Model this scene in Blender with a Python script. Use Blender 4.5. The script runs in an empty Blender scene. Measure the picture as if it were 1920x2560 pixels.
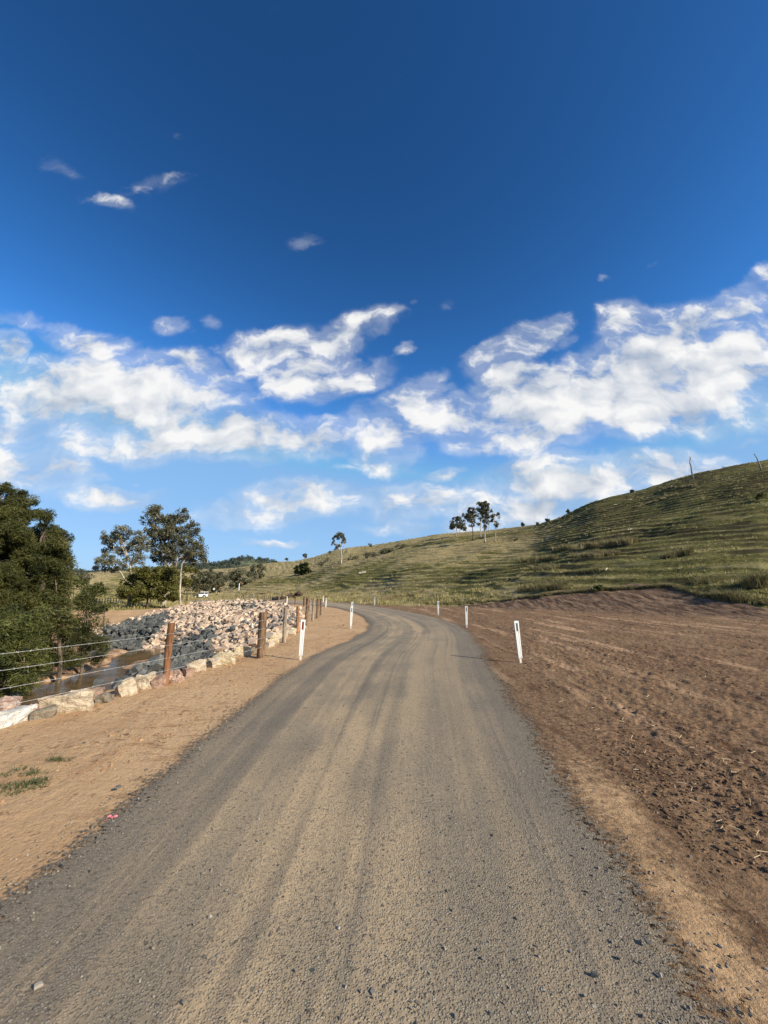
import bpy, bmesh, math, random
import numpy as np
from mathutils import Vector, Matrix, Quaternion

random.seed(7)
rng = np.random.default_rng(11)
SC = bpy.context.scene
COL = SC.collection

# ------------------------------------------------------------------ camera
F, CX, CY, CAMH = 975.0, 960.0, 1280.0, 1.62       # photo pixels (1920x2560), metres
PITCH = math.radians(11.4)
CT, ST = math.cos(PITCH), math.sin(PITCH)
cam = bpy.data.objects.new('camera', bpy.data.cameras.new('camera'))
COL.objects.link(cam)
cam.location = (0, 0, CAMH)
cam.rotation_euler = (math.pi / 2 + PITCH, 0, 0)
cam.data.sensor_fit = 'HORIZONTAL'
cam.data.sensor_width = 36
cam.data.lens = 36 * F / 1920
cam.data.clip_start = 0.05
cam.data.clip_end = 8000
SC.camera = cam

# ------------------------------------------------------------------ light + exposure
SUN_H = Vector((0.846, -0.533, 0)).normalized()
SUN_EL = math.radians(29)
S = Vector((SUN_H.x * math.cos(SUN_EL), SUN_H.y * math.cos(SUN_EL), math.sin(SUN_EL)))
sun = bpy.data.objects.new('sun', bpy.data.lights.new('sun', 'SUN'))
COL.objects.link(sun)
sun.data.energy = 5.0
sun.data.angle = math.radians(0.55)
sun.data.color = (1.0, 0.92, 0.755)
sun.rotation_euler = S.to_track_quat('Z', 'Y').to_euler()
SC.view_settings.view_transform = 'Standard'
SC.view_settings.look = 'None'
SC.view_settings.exposure = 0.5
SC.view_settings.gamma = 1.0


def uv_of(px, py):
    a, b = (px - CX) / F, (CY - py) / F
    den = CT - b * ST
    return a / den, (ST + b * CT) / den


class NT:
    """tiny node-tree helper"""
    def __init__(self, tree):
        self.t = tree
        tree.nodes.clear()

    def n(self, typ, props=None, ins=None):
        nd = self.t.nodes.new(typ)
        for k, v in (props or {}).items():
            setattr(nd, k, v)
        for k, v in (ins or {}).items():
            sock = nd.inputs[k]
            if isinstance(v, bpy.types.NodeSocket):
                self.t.links.new(v, sock)
            else:
                sock.default_value = v
        return nd

    def m(self, op, a, b=0.0, c=None, clamp=False):
        ins = {0: a, 1: b}
        if c is not None:
            ins[2] = c
        return self.n('ShaderNodeMath', {'operation': op, 'use_clamp': clamp}, ins).outputs[0]

    def vm(self, op, a, b=None):
        ins = {0: a}
        if b is not None:
            ins[1] = b
        nd = self.n('ShaderNodeVectorMath', {'operation': op}, ins)
        return nd.outputs['Value'] if op in ('LENGTH', 'DOT_PRODUCT', 'DISTANCE') else nd.outputs[0]

    def mix(self, fac, a, b, blend='MIX'):
        nd = self.n('ShaderNodeMix', {'data_type': 'RGBA', 'blend_type': blend})
        for i, v in ((0, fac), (6, a), (7, b)):
            if isinstance(v, bpy.types.NodeSocket):
                self.t.links.new(v, nd.inputs[i])
            else:
                nd.inputs[i].default_value = v if i == 0 else (*v, 1)
        return nd.outputs[2]

    def noise(self, vec, scale, detail=3, rough=0.55, out=0, dist=0.0):
        return self.n('ShaderNodeTexNoise', {}, {'Vector': vec, 'Scale': scale, 'Detail': detail,
                                                 'Roughness': rough, 'Distortion': dist}).outputs[out]

    def rng(self, v, a, b, c=0.0, d=1.0, smooth=True):
        return self.n('ShaderNodeMapRange', {'interpolation_type': 'SMOOTHSTEP' if smooth else 'LINEAR', 'clamp': True},
                      {0: v, 1: a, 2: b, 3: c, 4: d}).outputs[0]

    def mapping(self, vec, loc=(0, 0, 0), rot=0.0, scale=(1, 1, 1), typ='POINT'):
        return self.n('ShaderNodeMapping', {'vector_type': typ},
                      {0: vec, 'Location': loc, 'Rotation': (0, 0, rot), 'Scale': scale}).outputs[0]

    def attr(self, name, out='Fac'):
        return self.n('ShaderNodeAttribute', {'attribute_name': name}).outputs[out]


# ------------------------------------------------------------------ world: sky + cumulus
world = bpy.data.worlds.new('World')
SC.world = world
world.use_nodes = True
w = NT(world.node_tree)
sky = w.n('ShaderNodeTexSky', {'sky_type': 'NISHITA', 'sun_disc': False, 'sun_elevation': SUN_EL,
                               'sun_rotation': math.atan2(SUN_H.x, SUN_H.y), 'altitude': 200.0,
                               'air_density': 1.0, 'dust_density': 0.3, 'ozone_density': 3.0})
D = w.n('ShaderNodeTexCoord').outputs['Generated']
sep = w.n('ShaderNodeSeparateXYZ', {}, {0: D})
dx, dy, dz = sep.outputs
ay = w.m('MAXIMUM', w.m('ABSOLUTE', dy), 0.2)
U = w.m('DIVIDE', dx, ay)
V = w.m('DIVIDE', dz, ay)
UV = w.n('ShaderNodeCombineXYZ', {}, {0: U, 1: V, 2: w.m('MULTIPLY', w.m('LESS_THAN', dy, 0), 3.7)}).outputs[0]
zz = w.m('ADD', w.m('MAXIMUM', dz, 0.0), 0.16)
Q = w.n('ShaderNodeCombineXYZ', {}, {0: w.m('DIVIDE', dx, zz), 1: w.m('DIVIDE', dy, zz), 2: 0.3}).outputs[0]
# warp
wn = w.n('ShaderNodeTexNoise', {}, {'Vector': UV, 'Scale': 5.0, 'Detail': 4.0, 'Roughness': 0.6}).outputs['Color']
warp = w.vm('MULTIPLY', w.vm('SUBTRACT', wn, (0.5, 0.5, 0.5)), (0.17, 0.12, 0.0))
UVW = w.vm('ADD', UV, warp)
# blobs: x, y, rx, ry in the 1659-wide view, rot deg (screen clockwise positive), weight
BL = [(250, 850, 270, 85, 4, 1.15), (110, 850, 130, 60, -5, 1.0), (430, 925, 240, 60, 8, 1.1), (330, 960, 150, 40, 0, 1.0),
      (610, 940, 170, 48, 3, 1.05), (175, 955, 100, 35, 0, .8), (200, 735, 120, 36, 18, .85), (50, 685, 90, 20, 8, .6),
      (15, 745, 50, 42, 0, .85), (365, 702, 48, 26, 5, .62), (457, 697, 28, 26, 30, .45), (310, 775, 90, 22, 8, .6),
      (420, 790, 90, 35, 10, .8),
      (600, 745, 120, 42, -8, .95), (545, 760, 60, 42, 0, .85), (750, 725, 110, 38, -22, .95), (840, 688, 40, 24, -30, .65),
      (700, 812, 135, 46, -4, 1.1), (560, 735, 60, 25, 0, .8), (873, 760, 26, 14, 0, .6), (890, 655, 14, 10, 0, .4), (966, 662, 34, 16, -35, .42),
      (900, 868, 90, 48, -12, .9), (930, 810, 60, 20, -15, .5), (820, 945, 85, 70, 20, 1.0), (815, 1000, 60, 30, 15, .8),
      (745, 1010, 60, 12, 5, .45), (955, 895, 100, 60, 0, 1.0), (990, 945, 60, 42, 0, .75), (945, 1022, 46, 16, -5, .65),
      (870, 1015, 80, 12, 0, .4), (1095, 750, 110, 32, -24, .85), (1160, 712, 70, 30, -28, .8), (1210, 730, 40, 22, -30, .55),
      (1095, 822, 72, 48, -15, .95), (1250, 865, 220, 80, -12, 1.2), (1130, 935, 120, 32, -14, .85), (1240, 770, 50, 22, 0, .6),
      (1430, 770, 200, 85, -22, 1.15), (1350, 695, 66, 44, -10, 1.0), (1560, 800, 170, 110, -10, 1.2), (1590, 670, 120, 42, -30, .85),
      (1645, 600, 60, 26, -45, .6), (1400, 880, 190, 62, -8, 1.1), (1320, 602, 22, 8, -15, .42), (1405, 572, 26, 8, -30, .35),
      (1150, 1012, 110, 36, -12, .9), (1250, 1045, 220, 55, -4, 1.1), (1420, 1025, 180, 50, -6, 1.05), (1100, 1095, 150, 42, 0, 1.05),
      (1520, 998, 40, 20, 0, .75), (1620, 948, 60, 9, -8, .4), (1240, 965, 60, 10, -8, .35), (1590, 1010, 90, 26, 0, .75),
      (660, 1082, 150, 42, 0, .95), (560, 1112, 160, 30, 0, .75), (880, 1085, 120, 44, -3, .85), (860, 1142, 110, 18, 0, .62),
      (610, 1170, 90, 11, 0, .58), (490, 1122, 90, 26, 0, .62), (232, 1070, 110, 28, 2, 1.0), (50, 1010, 150, 50, 8, .85),
      (180, 1028, 80, 10, 0, .5), (60, 925, 110, 40, 0, .7), (1000, 1145, 60, 25, 0, .7), (310, 1032, 16, 6, 0, .4), (1500, 900, 200, 40, -5, .6),
      (242, 438, 50, 16, 22, .56), (140, 368, 60, 20, 22, .38), (345, 402, 100, 24, -10, .38), (650, 518, 52, 20, 0, .44),
      (592, 26, 40, 40, 40, .24), (395, 300, 30, 20, 0, .22), (190, 420, 60, 30, 30, .25)]
acc = None
k = 1920 / 1659
UVC = UVW
for bi_, (bx_, by_, rx, ry, rot, wt) in enumerate(BL):
    if bi_ and bi_ % 8 == 0:      # keeps the shader's working memory small: later blobs wait for the earlier ones
        UVC = w.n('ShaderNodeVectorMath', {'operation': 'MULTIPLY_ADD'}, {0: acc, 1: (1e-9, 1e-9, 0), 2: UVW}).outputs[0]
    X0, Y0, RX, RY = bx_ * k, by_ * k, rx * k, ry * k
    u0, v0 = uv_of(X0, Y0)
    r = math.radians(rot)
    u1, v1 = uv_of(X0 + RX * math.cos(r), Y0 + RX * math.sin(r))
    u2, v2 = uv_of(X0 + RY * math.sin(r), Y0 - RY * math.cos(r))
    ru, rv = math.hypot(u1 - u0, v1 - v0), math.hypot(u2 - u0, v2 - v0)
    an = math.atan2(v1 - v0, u1 - u0)
    mp = w.mapping(UVC, (u0, v0, 0), an, (ru * 1.5, rv * 1.5, 1), 'TEXTURE')
    ln = w.vm('LENGTH', mp)
    val = w.m('MULTIPLY', w.rng(ln, 1.25, 0.0, 0.0, 1.0), wt)
    acc = val if acc is None else w.m('SMOOTH_MAX', acc, val, 0.12)
f1 = w.noise(w.vm('MULTIPLY', UVW, (1, 1.5, 1)), 8.0, 10, 0.60)
f0 = w.noise(Q, 2.2, 6, 0.6)
f2 = w.noise(w.vm('ADD', w.vm('MULTIPLY', UVW, (1, 1.5, 1)), (0.035, 0.06, 0)), 8.0, 3, 0.5)
f1s = w.noise(w.vm('MULTIPLY', UVW, (1, 1.5, 1)), 8.0, 3, 0.5)
dens = w.m('ADD', acc, w.m('MULTIPLY', w.m('SUBTRACT', f1, 0.5), 2.3))
dens = w.m('ADD', dens, w.m('MULTIPLY', w.m('SUBTRACT', f0, 0.5), 1.0))
cov = w.m('MAXIMUM', w.rng(dens, 0.36, 1.02), w.m('MULTIPLY', w.rng(dens, -0.15, 0.6, 0.0, 0.30), w.rng(acc, 0.20, 0.5)))
cov = w.m('MULTIPLY', cov, w.rng(acc, 0.12, 0.5, 0.0, 1.0))
cov = w.m('MULTIPLY', cov, w.rng(dz, -0.02, 0.03))
# generic cloud behind the camera
gen = w.rng(w.noise(Q, 1.6, 7, 0.6), 0.52, 0.66)
cov = w.m('ADD', w.m('MULTIPLY', cov, w.m('GREATER_THAN', dy, 0)), w.m('MULTIPLY', w.m('MULTIPLY', gen, 0.8), w.m('LESS_THAN', dy, -0.12)), clamp=True)
shade = w.m('ADD', 0.5, w.m('MULTIPLY', w.m('SUBTRACT', f1s, f2), 2.2))
core = w.rng(w.noise(w.vm('MULTIPLY', UVW, (1, 1.6, 1)), 4.5, 3, 0.5), 0.40, 0.66)
shade = w.m('SUBTRACT', w.m('ADD', shade, 0.22), w.m('MULTIPLY', core, 0.38), clamp=True)
ccol = w.mix(shade, (0.45, 0.52, 0.63), (0.99, 0.98, 0.96))
# deepen the blue (polarised, clear winter air)
sk = w.n('ShaderNodeGamma', {}, {0: sky.outputs[0], 1: 1.42}).outputs[0]
sk = w.n('ShaderNodeHueSaturation', {}, {'Saturation': w.rng(dz, 0.05, 0.55, 0.80, 1.08), 'Value': w.m('MULTIPLY', w.rng(dz, 0.30, 0.85, 1.40, 1.0), w.rng(dz, -0.02, 0.10, 0.8, 1.0)), 'Color': sk}).outputs[0]
SKYS = 0.083
tintc = w.mix(w.rng(dz, 0.0, 0.5), (SKYS * 1.0, SKYS * 0.97, SKYS * 1.04), (SKYS * 0.72, SKYS * 1.06, SKYS * 1.12))
skl = w.mix(1.0, sk, tintc, 'MULTIPLY')
# air near the horizon saturates to an even pale blue
skl = w.mix(0.88, skl, (0.25, 0.475, 0.79), 'DARKEN')
fin = w.mix(w.m('MULTIPLY', cov, 0.96), skl, ccol)
CL = 1.0
bg = w.n('ShaderNodeBackground', {}, {0: fin, 1: 0.70})
ow = w.n('ShaderNodeOutputWorld', {}, {0: bg.outputs[0]})
world.cycles.sampling_method = 'MANUAL'
world.cycles.sample_map_resolution = 512
SC.cycles.max_bounces = 6
SC.cycles.transparent_max_bounces = 12

# ------------------------------------------------------------------ numpy noise
def _h(ix, iy, seed):
    n = (ix.astype(np.int64) * 374761393 + iy.astype(np.int64) * 668265263 + seed * 974634777) & 0x7fffffff
    n = ((n ^ (n >> 13)) * 1274126177) & 0x7fffffff
    n = n ^ (n >> 16)
    return (n & 0xffff) / 65535.0


def vnoise(x, y, seed=0):
    ix, iy = np.floor(x), np.floor(y)
    fx, fy = x - ix, y - iy
    fx, fy = fx * fx * (3 - 2 * fx), fy * fy * (3 - 2 * fy)
    a, b = _h(ix, iy, seed), _h(ix + 1, iy, seed)
    c, d = _h(ix, iy + 1, seed), _h(ix + 1, iy + 1, seed)
    return (a + (b - a) * fx) * (1 - fy) + (c + (d - c) * fx) * fy - 0.5


def fbm(x, y, seed=0, octv=4, gain=0.5):
    r, a = 0, 1.0
    for o in range(octv):
        r = r + a * vnoise(x * 2 ** o + 17.3 * o, y * 2 ** o - 9.1 * o, seed + o)
        a *= gain
    return r


def sstep(a, b, x):
    t = np.clip((x - a) / (b - a), 0, 1)
    return t * t * (3 - 2 * t)


def pdist(X, Y, pts):
    """distance to a polyline"""
    best = np.full(X.shape, 1e9)
    for (x0, y0), (x1, y1) in zip(pts[:-1], pts[1:]):
        ex, ey = x1 - x0, y1 - y0
        t = np.clip(((X - x0) * ex + (Y - y0) * ey) / (ex * ex + ey * ey), 0, 1)
        best = np.minimum(best, np.hypot(X - x0 - t * ex, Y - y0 - t * ey))
    return best


def inside(X, Y, poly):
    r = np.zeros(X.shape, bool)
    n = len(poly)
    for i in range(n):
        x0, y0 = poly[i]
        x1, y1 = poly[(i + 1) % n]
        if y0 == y1:
            continue
        c = ((y0 > Y) != (y1 > Y)) & (X < (x1 - x0) * (Y - y0) / (y1 - y0) + x0)
        r ^= c
    return r


def plane(px, py, z=0.0):
    a, b = (px - CX) / F, (CY - py) / F
    t = (z - CAMH) / (ST + b * CT)
    return (a * t, (CT - b * ST) * t)


def at_depth(px, py, Y):
    a, b = (px - CX) / F, (CY - py) / F
    t = Y / (CT - b * ST)
    return (a * t, Y, CAMH + (ST + b * CT) * t)


# ------------------------------------------------------------------ terrain definition
# each K-line: photo pixel + distance -> the real profile of the hillside
K0 = [plane(2400, 1600), plane(1920, 1556), plane(1600, 1540), plane(1300, 1526), plane(1150, 1519), plane(1000, 1515.5),
      plane(940, 1513), plane(870, 1507.5), plane(800, 1502.5), plane(700, 1497), plane(620, 1493.5), (-75, 130), (-100, 110), (-200, 110), (-400, 120)]
K0 = [(x, y, None) for x, y in K0]
K1 = [at_depth(*p) for p in [(2500, 1490, 25), (1920, 1484, 26), (1780, 1474, 29), (1674, 1468, 32), (1500, 1477, 35), (1375, 1488, 37),
                             (1300, 1495, 39), (1150, 1507, 44), (1000, 1509, 50), (870, 1503, 66), (800, 1497, 76), (700, 1491, 92), (620, 1488, 110), (500, 1484, 150),
                             (300, 1482, 160), (0, 1482, 160), (-600, 1480, 160)]]
K4 = [at_depth(*p) for p in [(2600, 1070, 100), (1920, 1158, 105), (1823, 1178, 108), (1741, 1195, 112), (1674, 1212, 116), (1599, 1233, 122), (1539, 1246, 127),
                             (1479, 1261, 132), (1431, 1283, 138), (1385, 1304, 143), (1360, 1310, 152), (1337, 1316, 163), (1239, 1328, 184), (1104, 1337, 205), (1036, 1347, 210),
                             (989, 1357, 215), (901, 1371, 235), (867, 1374, 240), (800, 1389, 260), (738, 1403, 300), (679, 1408, 350),
                             (620, 1416, 400), (560, 1423, 430), (500, 1424, 450), (400, 1426, 400), (289, 1428, 350), (214, 1433, 330), (100, 1442, 330), (0, 1447, 330), (-600, 1450, 330)]]
SG = np.linspace(-1.6, 1.6, 641)


def resamp(line, idx):
    s = np.array([p[0] / p[1] for p in line])
    v = np.array([p[idx] for p in line])
    o = np.argsort(s)
    r = np.interp(SG, s[o], v[o])
    ker = np.hanning(13)
    ker /= ker.sum()
    return np.convolve(np.pad(r, 6, mode='edge'), ker, mode='valid')


YK = [resamp(K0, 1), resamp(K1, 1), None, None, resamp(K4, 1)]


def Pz(X, Y):
    z = -0.9 * sstep(-14, -34, X)
    return z


r1 = resamp(K1, 2) - Pz(SG * YK[1], YK[1])
r4 = resamp(K4, 2) - Pz(SG * YK[4], YK[4])
left = sstep(-0.32, -0.5, SG)                       # far left: flat paddock, then a hill
YK[2] = YK[1] + (YK[4] - YK[1]) * (0.35 + 0.1 * left)
YK[3] = YK[1] + (YK[4] - YK[1]) * (0.75 + 0.05 * left)
r2 = r1 + (r4 - r1) * (0.335 - 0.26 * left)
r3 = r1 + (r4 - r1) * (0.775 + 0.02 * left)
YK.append(YK[4] * 1.35 + 15)
YK.append(YK[4] * 2.4 + 60)
RK = [np.zeros_like(SG), r1, r2, r3, r4, r4 * 0.97, r4 * 0.35]
YK = np.array(YK)
RK = np.array(RK)

# creek bowl (plan, metres)
EDGE = [(-9.5, -30), (-8.2, -5), (-6.9, 0), (-5.95, 3), (-5.15, 5.2), (-4.8, 6.3), (-4.5, 7.4), (-4.1, 8.6), (-3.75, 10.4), (-3.65, 13), (-3.85, 16), (-4.4, 20), (-5.2, 25),
        (-6.6, 31), (-9.0, 37.5), (-12.5, 43), (-17, 47), (-22, 50), (-28, 52.5), (-34, 53), (-40, 51), (-46, 47)]
LEFT = [(-46, 47), (-42, 38), (-37, 30), (-32.5, 22), (-29.5, 16), (-27.5, 10), (-26.5, 0), (-27, -30)]
BOWL = EDGE + LEFT[1:]
WZ = -2.50
CREEK = [(-10.0, -25), (-9.5, -5), (-9.0, 4), (-9.7, 9.5)] + [plane(x, y, WZ) for x, y in ((95, 1775), (200, 1705), (290, 1668), (345, 1640), (380, 1622))] + [(-19.5, 31.5), (-24, 34)]
DARK1 = [plane(x, y, -2.0) for x, y in ((230, 1620), (250, 1560), (330, 1545), (400, 1540), (410, 1560), (370, 1590), (330, 1610), (300, 1640))]
DARK2 = [plane(x, y, -2.0) for x, y in ((290, 1725), (330, 1670), (410, 1625), (470, 1595), (525, 1565), (540, 1585), (530, 1610), (560, 1640), (600, 1660), (560, 1710), (420, 1800), (280, 1830))]
TANP = [plane(250, 1556, -1.0), plane(300, 1535, -1.0), plane(360, 1527, -1.0), plane(451, 1519, -1.0), plane(520, 1509, -.7), (-20, 50), (-28, 47), (-36, 41), plane(225, 1590, -1.2)]

RL = [(-2.25, -30), (-2.25, -6), (-2.2, 0), (-2.2, 3), (-2.25, 6.6), (-2.03, 10.4), (-1.25, 14.5), (-1.0, 19), (-1.75, 26), (-3.3, 33), (-5.6, 40), (-9.2, 46.5), (-13, 51), (-17.6, 56), (-22, 61), (-31, 74), (-44, 92), (-62, 104), (-90, 110), (-200, 112)]
RR = [(1.3, -30), (1.3, -6), (1.33, 0), (1.66, 3), (2.15, 6.0), (2.65, 9.5), (3.5, 15.0), (3.75, 20), (3.2, 26), (1.6, 33.5), (-0.8, 42), (-4.8, 53), (-8.5, 59.5), (-14, 67), (-20, 74.5), (-29, 88), (-42, 104), (-62, 114), (-90, 119), (-200, 121)]


def smooth_poly(P, n=240):
    P = np.array(P, float)
    d = np.r_[0, np.cumsum(np.hypot(*np.diff(P, axis=0).T))]
    i = np.linspace(0, len(P) - 1, n)
    idx = np.arange(len(P))
    out = []
    for c in range(2):
        # catmull-rom on index
        p = P[:, c]
        k0 = np.clip(np.floor(i).astype(int), 0, len(P) - 2)
        t = i - k0
        pm, p0, p1, p2 = p[np.maximum(k0 - 1, 0)], p[k0], p[k0 + 1], p[np.minimum(k0 + 2, len(P) - 1)]
        out.append(0.5 * (2 * p0 + (p1 - pm) * t + (2 * pm - 5 * p0 + 4 * p1 - p2) * t * t + (3 * p0 - pm - 3 * p1 + p2) * t ** 3))
    return np.stack(out, 1)


RLs, RRs = smooth_poly(RL, 380), smooth_poly(RR, 380)
ROADPOLY = [tuple(p) for p in RLs[::6]] + [tuple(p) for p in RRs[::-6]]


def grassY(s):
    g = [plane(1920, 1530), plane(1842, 1524), plane(1300, 1514), plane(1150, 1514)]
    return None


# top of the bare cut (grass starts) as offsets between K0 and K1: photo pixel rows on the bank
GS = np.array([(-1.6, 0.0), (0.0, 0.0), (0.12, 0.25), (0.22, 0.55), (0.33, 0.95), (0.5, 1.08), (0.63, 1.12), (0.75, 1.02), (0.84, 0.75), (0.93, 0.55), (1.6, 0.5)])


def hbase(X, Y):
    X, Y = np.asarray(X, float), np.asarray(Y, float)
    z = Pz(X, Y)
    Yc = np.maximum(Y, 1.0)
    s = np.clip(X / Yc, -1.6, 1.6)
    fi = (s + 1.6) / 3.2 * 640
    i0 = np.clip(np.floor(fi).astype(int), 0, 639)
    ft = fi - i0
    yk = YK[:, i0] * (1 - ft) + YK[:, i0 + 1] * ft
    rk = RK[:, i0] * (1 - ft) + RK[:, i0 + 1] * ft
    n = yk.shape[0]
    sl = (rk[1:] - rk[:-1]) / np.maximum(yk[1:] - yk[:-1], 0.1)
    tg = np.zeros_like(rk)
    for j in range(1, n - 1):
        a, b = sl[j - 1], sl[j]
        h = np.where(a * b > 0, 2 * a * b / np.where(np.abs(a + b) < 1e-9, 1, a + b), 0)
        tg[j] = h
    rise = np.zeros_like(z)
    for j in range(n - 1):
        m = (Yc >= yk[j]) & (Yc < yk[j + 1])
        h = np.maximum(yk[j + 1] - yk[j], 0.1)
        t = np.clip((Yc - yk[j]) / h, 0, 1)
        v = (2 * t ** 3 - 3 * t ** 2 + 1) * rk[j] + (t ** 3 - 2 * t ** 2 + t) * h * tg[j] + (-2 * t ** 3 + 3 * t ** 2) * rk[j + 1] + (t ** 3 - t ** 2) * h * tg[j + 1]
        rise = np.where(m, v, rise)
    rise = np.where(Yc >= yk[-1], rk[-1] * np.exp(-(Yc - yk[-1]) / 900), rise)
    gfrac = (Yc - yk[0]) / np.maximum(yk[1] - yk[0], 0.1)
    return z + rise, rise, gfrac, s


def masks(X, Y):
    zb, rise, gf, s = hbase(X, Y)
    wob = 0.25 * fbm(X * 0.35, Y * 0.35, 91, 3)
    g_right = sstep(-0.06, 0.06, gf + wob * 0.5 - np.interp(s, GS[:, 0], GS[:, 1])) * (Y > 5)
    ins = inside(X, Y, BOWL)
    dR = pdist(X, Y, EDGE)
    tan = inside(X, Y, TANP)
    out_left = (~ins) & (X < -12) & (pdist(X, Y, LEFT) < pdist(X, Y, EDGE) + 0.0)
    road = inside(X, Y, ROADPOLY)
    dl = pdist(X, Y, [tuple(p) for p in RLs[::8]])
    dr = pdist(X, Y, [tuple(p) for p in RRs[::8]])
    # between the fence and the road on the far side: a dirt shoulder that gives way to paddock grass
    farleft = sstep(-30, -37, X + 3 * wob) * (Y > 0) * (Y < 140)
    g = np.maximum(g_right, farleft)
    g = np.maximum(g, out_left * 1.0)
    g = np.where(ins, 0, g)
    dLm = pdist(X, Y, LEFT)
    bankL = ins & (X < -11) & (Y < 36)
    g = np.where(bankL, 0.75 * sstep(10.5, 8.0, dLm + 4 * wob), g)
    g = np.where(tan & ~ins, 0.0, g)
    rd = np.where(road, 0.0, np.minimum(dl, dr))
    g = g * sstep(0.15, 0.9, rd + wob)
    return zb, rise, gf, s, g, ins, road, dl, dr, rd


def H(X, Y, detail=True):
    X, Y = np.asarray(X, float), np.asarray(Y, float)
    zb, rise, gf, s, g, ins, road, dl, dr, rd = masks(X, Y)
    z = zb.copy()
    # creek bowl
    dR, dL = pdist(X, Y, EDGE), pdist(X, Y, LEFT)
    WR = 4.0 + 11.5 * sstep(20, 42, Y)
    P = Pz(X, Y)
    fR = np.clip(dR / WR, 0, 1)
    fR = np.where(Y < 28, fR ** 0.85, fR)
    fL = sstep(-2, 11.0, dL)
    zR = P + (-2.33 - P) * fR
    zL = P + (-2.33 - P) * fL
    zi = np.maximum(zR, zL)
    dc = pdist(X, Y, CREEK)
    zi = zi - (0.42 * sstep(2.3, 0.9, dc + 2.2 * fbm(X * 0.45, Y * 0.35, 5, 3))) * sstep(-1.6, -2.1, zi)
    z = np.where(ins, zi, z)
    if detail:
        R = np.hypot(X, Y)
        hill = np.clip(rise / 4, 0, 1) * (Y > 5)
        # large undulation and ribs
        z = z + hill * (1.1 * fbm(X * 0.045, Y * 0.045, 21, 3) + 0.45 * fbm(X * 0.16 + Y * .05, Y * 0.10, 22, 3))
        # cattle terracettes follow the contours
        wp = z + 0.9 * fbm(X * 0.09, Y * 0.09, 31, 3)
        ph = wp / 0.85
        saw = np.abs((ph % 1.0) - 0.32)
        saw = np.where((ph % 1.0) < 0.32, (ph % 1.0) / 0.32, 1 - ((ph % 1.0) - 0.32) / 0.68)
        amp = (0.30 - 0.06 * sstep(90, 50, R)) * np.clip(1.1 + 1.6 * fbm(X * 0.12, Y * 0.12, 33, 2), 0.1, 2) * np.clip(rise / 3, 0, 1)
        z = z + amp * (saw - 0.5) * g * (R < 420)
        z = z + 0.10 * g * fbm(X * 1.3, Y * 1.3, 41, 3) * (R < 260)
        # far paddock roughness
        z = z + 0.12 * g * fbm(X * 0.4, Y * 0.4, 42, 3)
        # bare dirt micro relief: right side clods, graded strips
        dirt = (1 - g) * (~ins) * (Y < 60)
        rs = sstep(0.1, 1.2, rd) * (X > 0)
        z = z + dirt * rs * (0.040 * fbm(X * 1.8, Y * 0.5, 51, 4, 0.6) + 0.028 * fbm(X * 11, Y * 11, 52, 3, 0.6))
        z = z + dirt * rs * 0.022 * sstep(0.12, 0.5, fbm(X * 5.0, Y * 3.0, 53, 4, 0.6))
        ls = sstep(0.05, 0.8, rd) * (X <= 0)
        z = z + dirt * ls * (0.03 * fbm(X * 1.1, Y * 1.1, 54, 3) + 0.012 * fbm(X * 10, Y * 10, 55, 3, 0.6))
        # cut bank runnels
        bank = sstep(0.05, 0.4, gf) * sstep(1.2, 0.8, gf) * (X > 5)
        z = z + bank * (1 - g) * 0.12 * fbm((X + Y * 0.3) * 1.6, Y * 0.5, 56, 4, 0.6)
        # bowl roughness
        z = z + np.where(ins, 0.10 * fbm(X * 0.8, Y * 0.8, 57, 3), 0)
        # the road bed
        z = np.where(road, Pz(X, Y) - 0.03 * sstep(0.05, 0.6, np.minimum(dl, dr)), z)
        z = np.where(~road & (rd < 0.5), z * sstep(0, 0.5, rd) + Pz(X, Y) * (1 - sstep(0, 0.5, rd)), z)
    return z


def h1(x, y):
    return float(H(np.array([x]), np.array([y]))[0])


_T = np.geomspace(1.5, 1500, 1400)


def project(P):
    x, y, z = P[:, 0], P[:, 1], P[:, 2] - CAMH
    zc = y * CT + z * ST
    yc = -y * ST + z * CT
    return CX + F * x / np.maximum(zc, 1e-3), CY - F * yc / np.maximum(zc, 1e-3), zc


def ground(px, py, tmin=0):
    """first hit of the sight line with the terrain"""
    a, b = (px - CX) / F, (CY - py) / F
    x, y, z = a * _T, (CT - b * ST) * _T, CAMH + (ST + b * CT) * _T
    g = H(x, y)
    m = np.nonzero((g >= z) & (_T > tmin))[0]
    if len(m) == 0:
        m = [len(_T) - 1]
    i = m[0]
    return Vector((x[i], y[i], g[i]))


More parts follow.
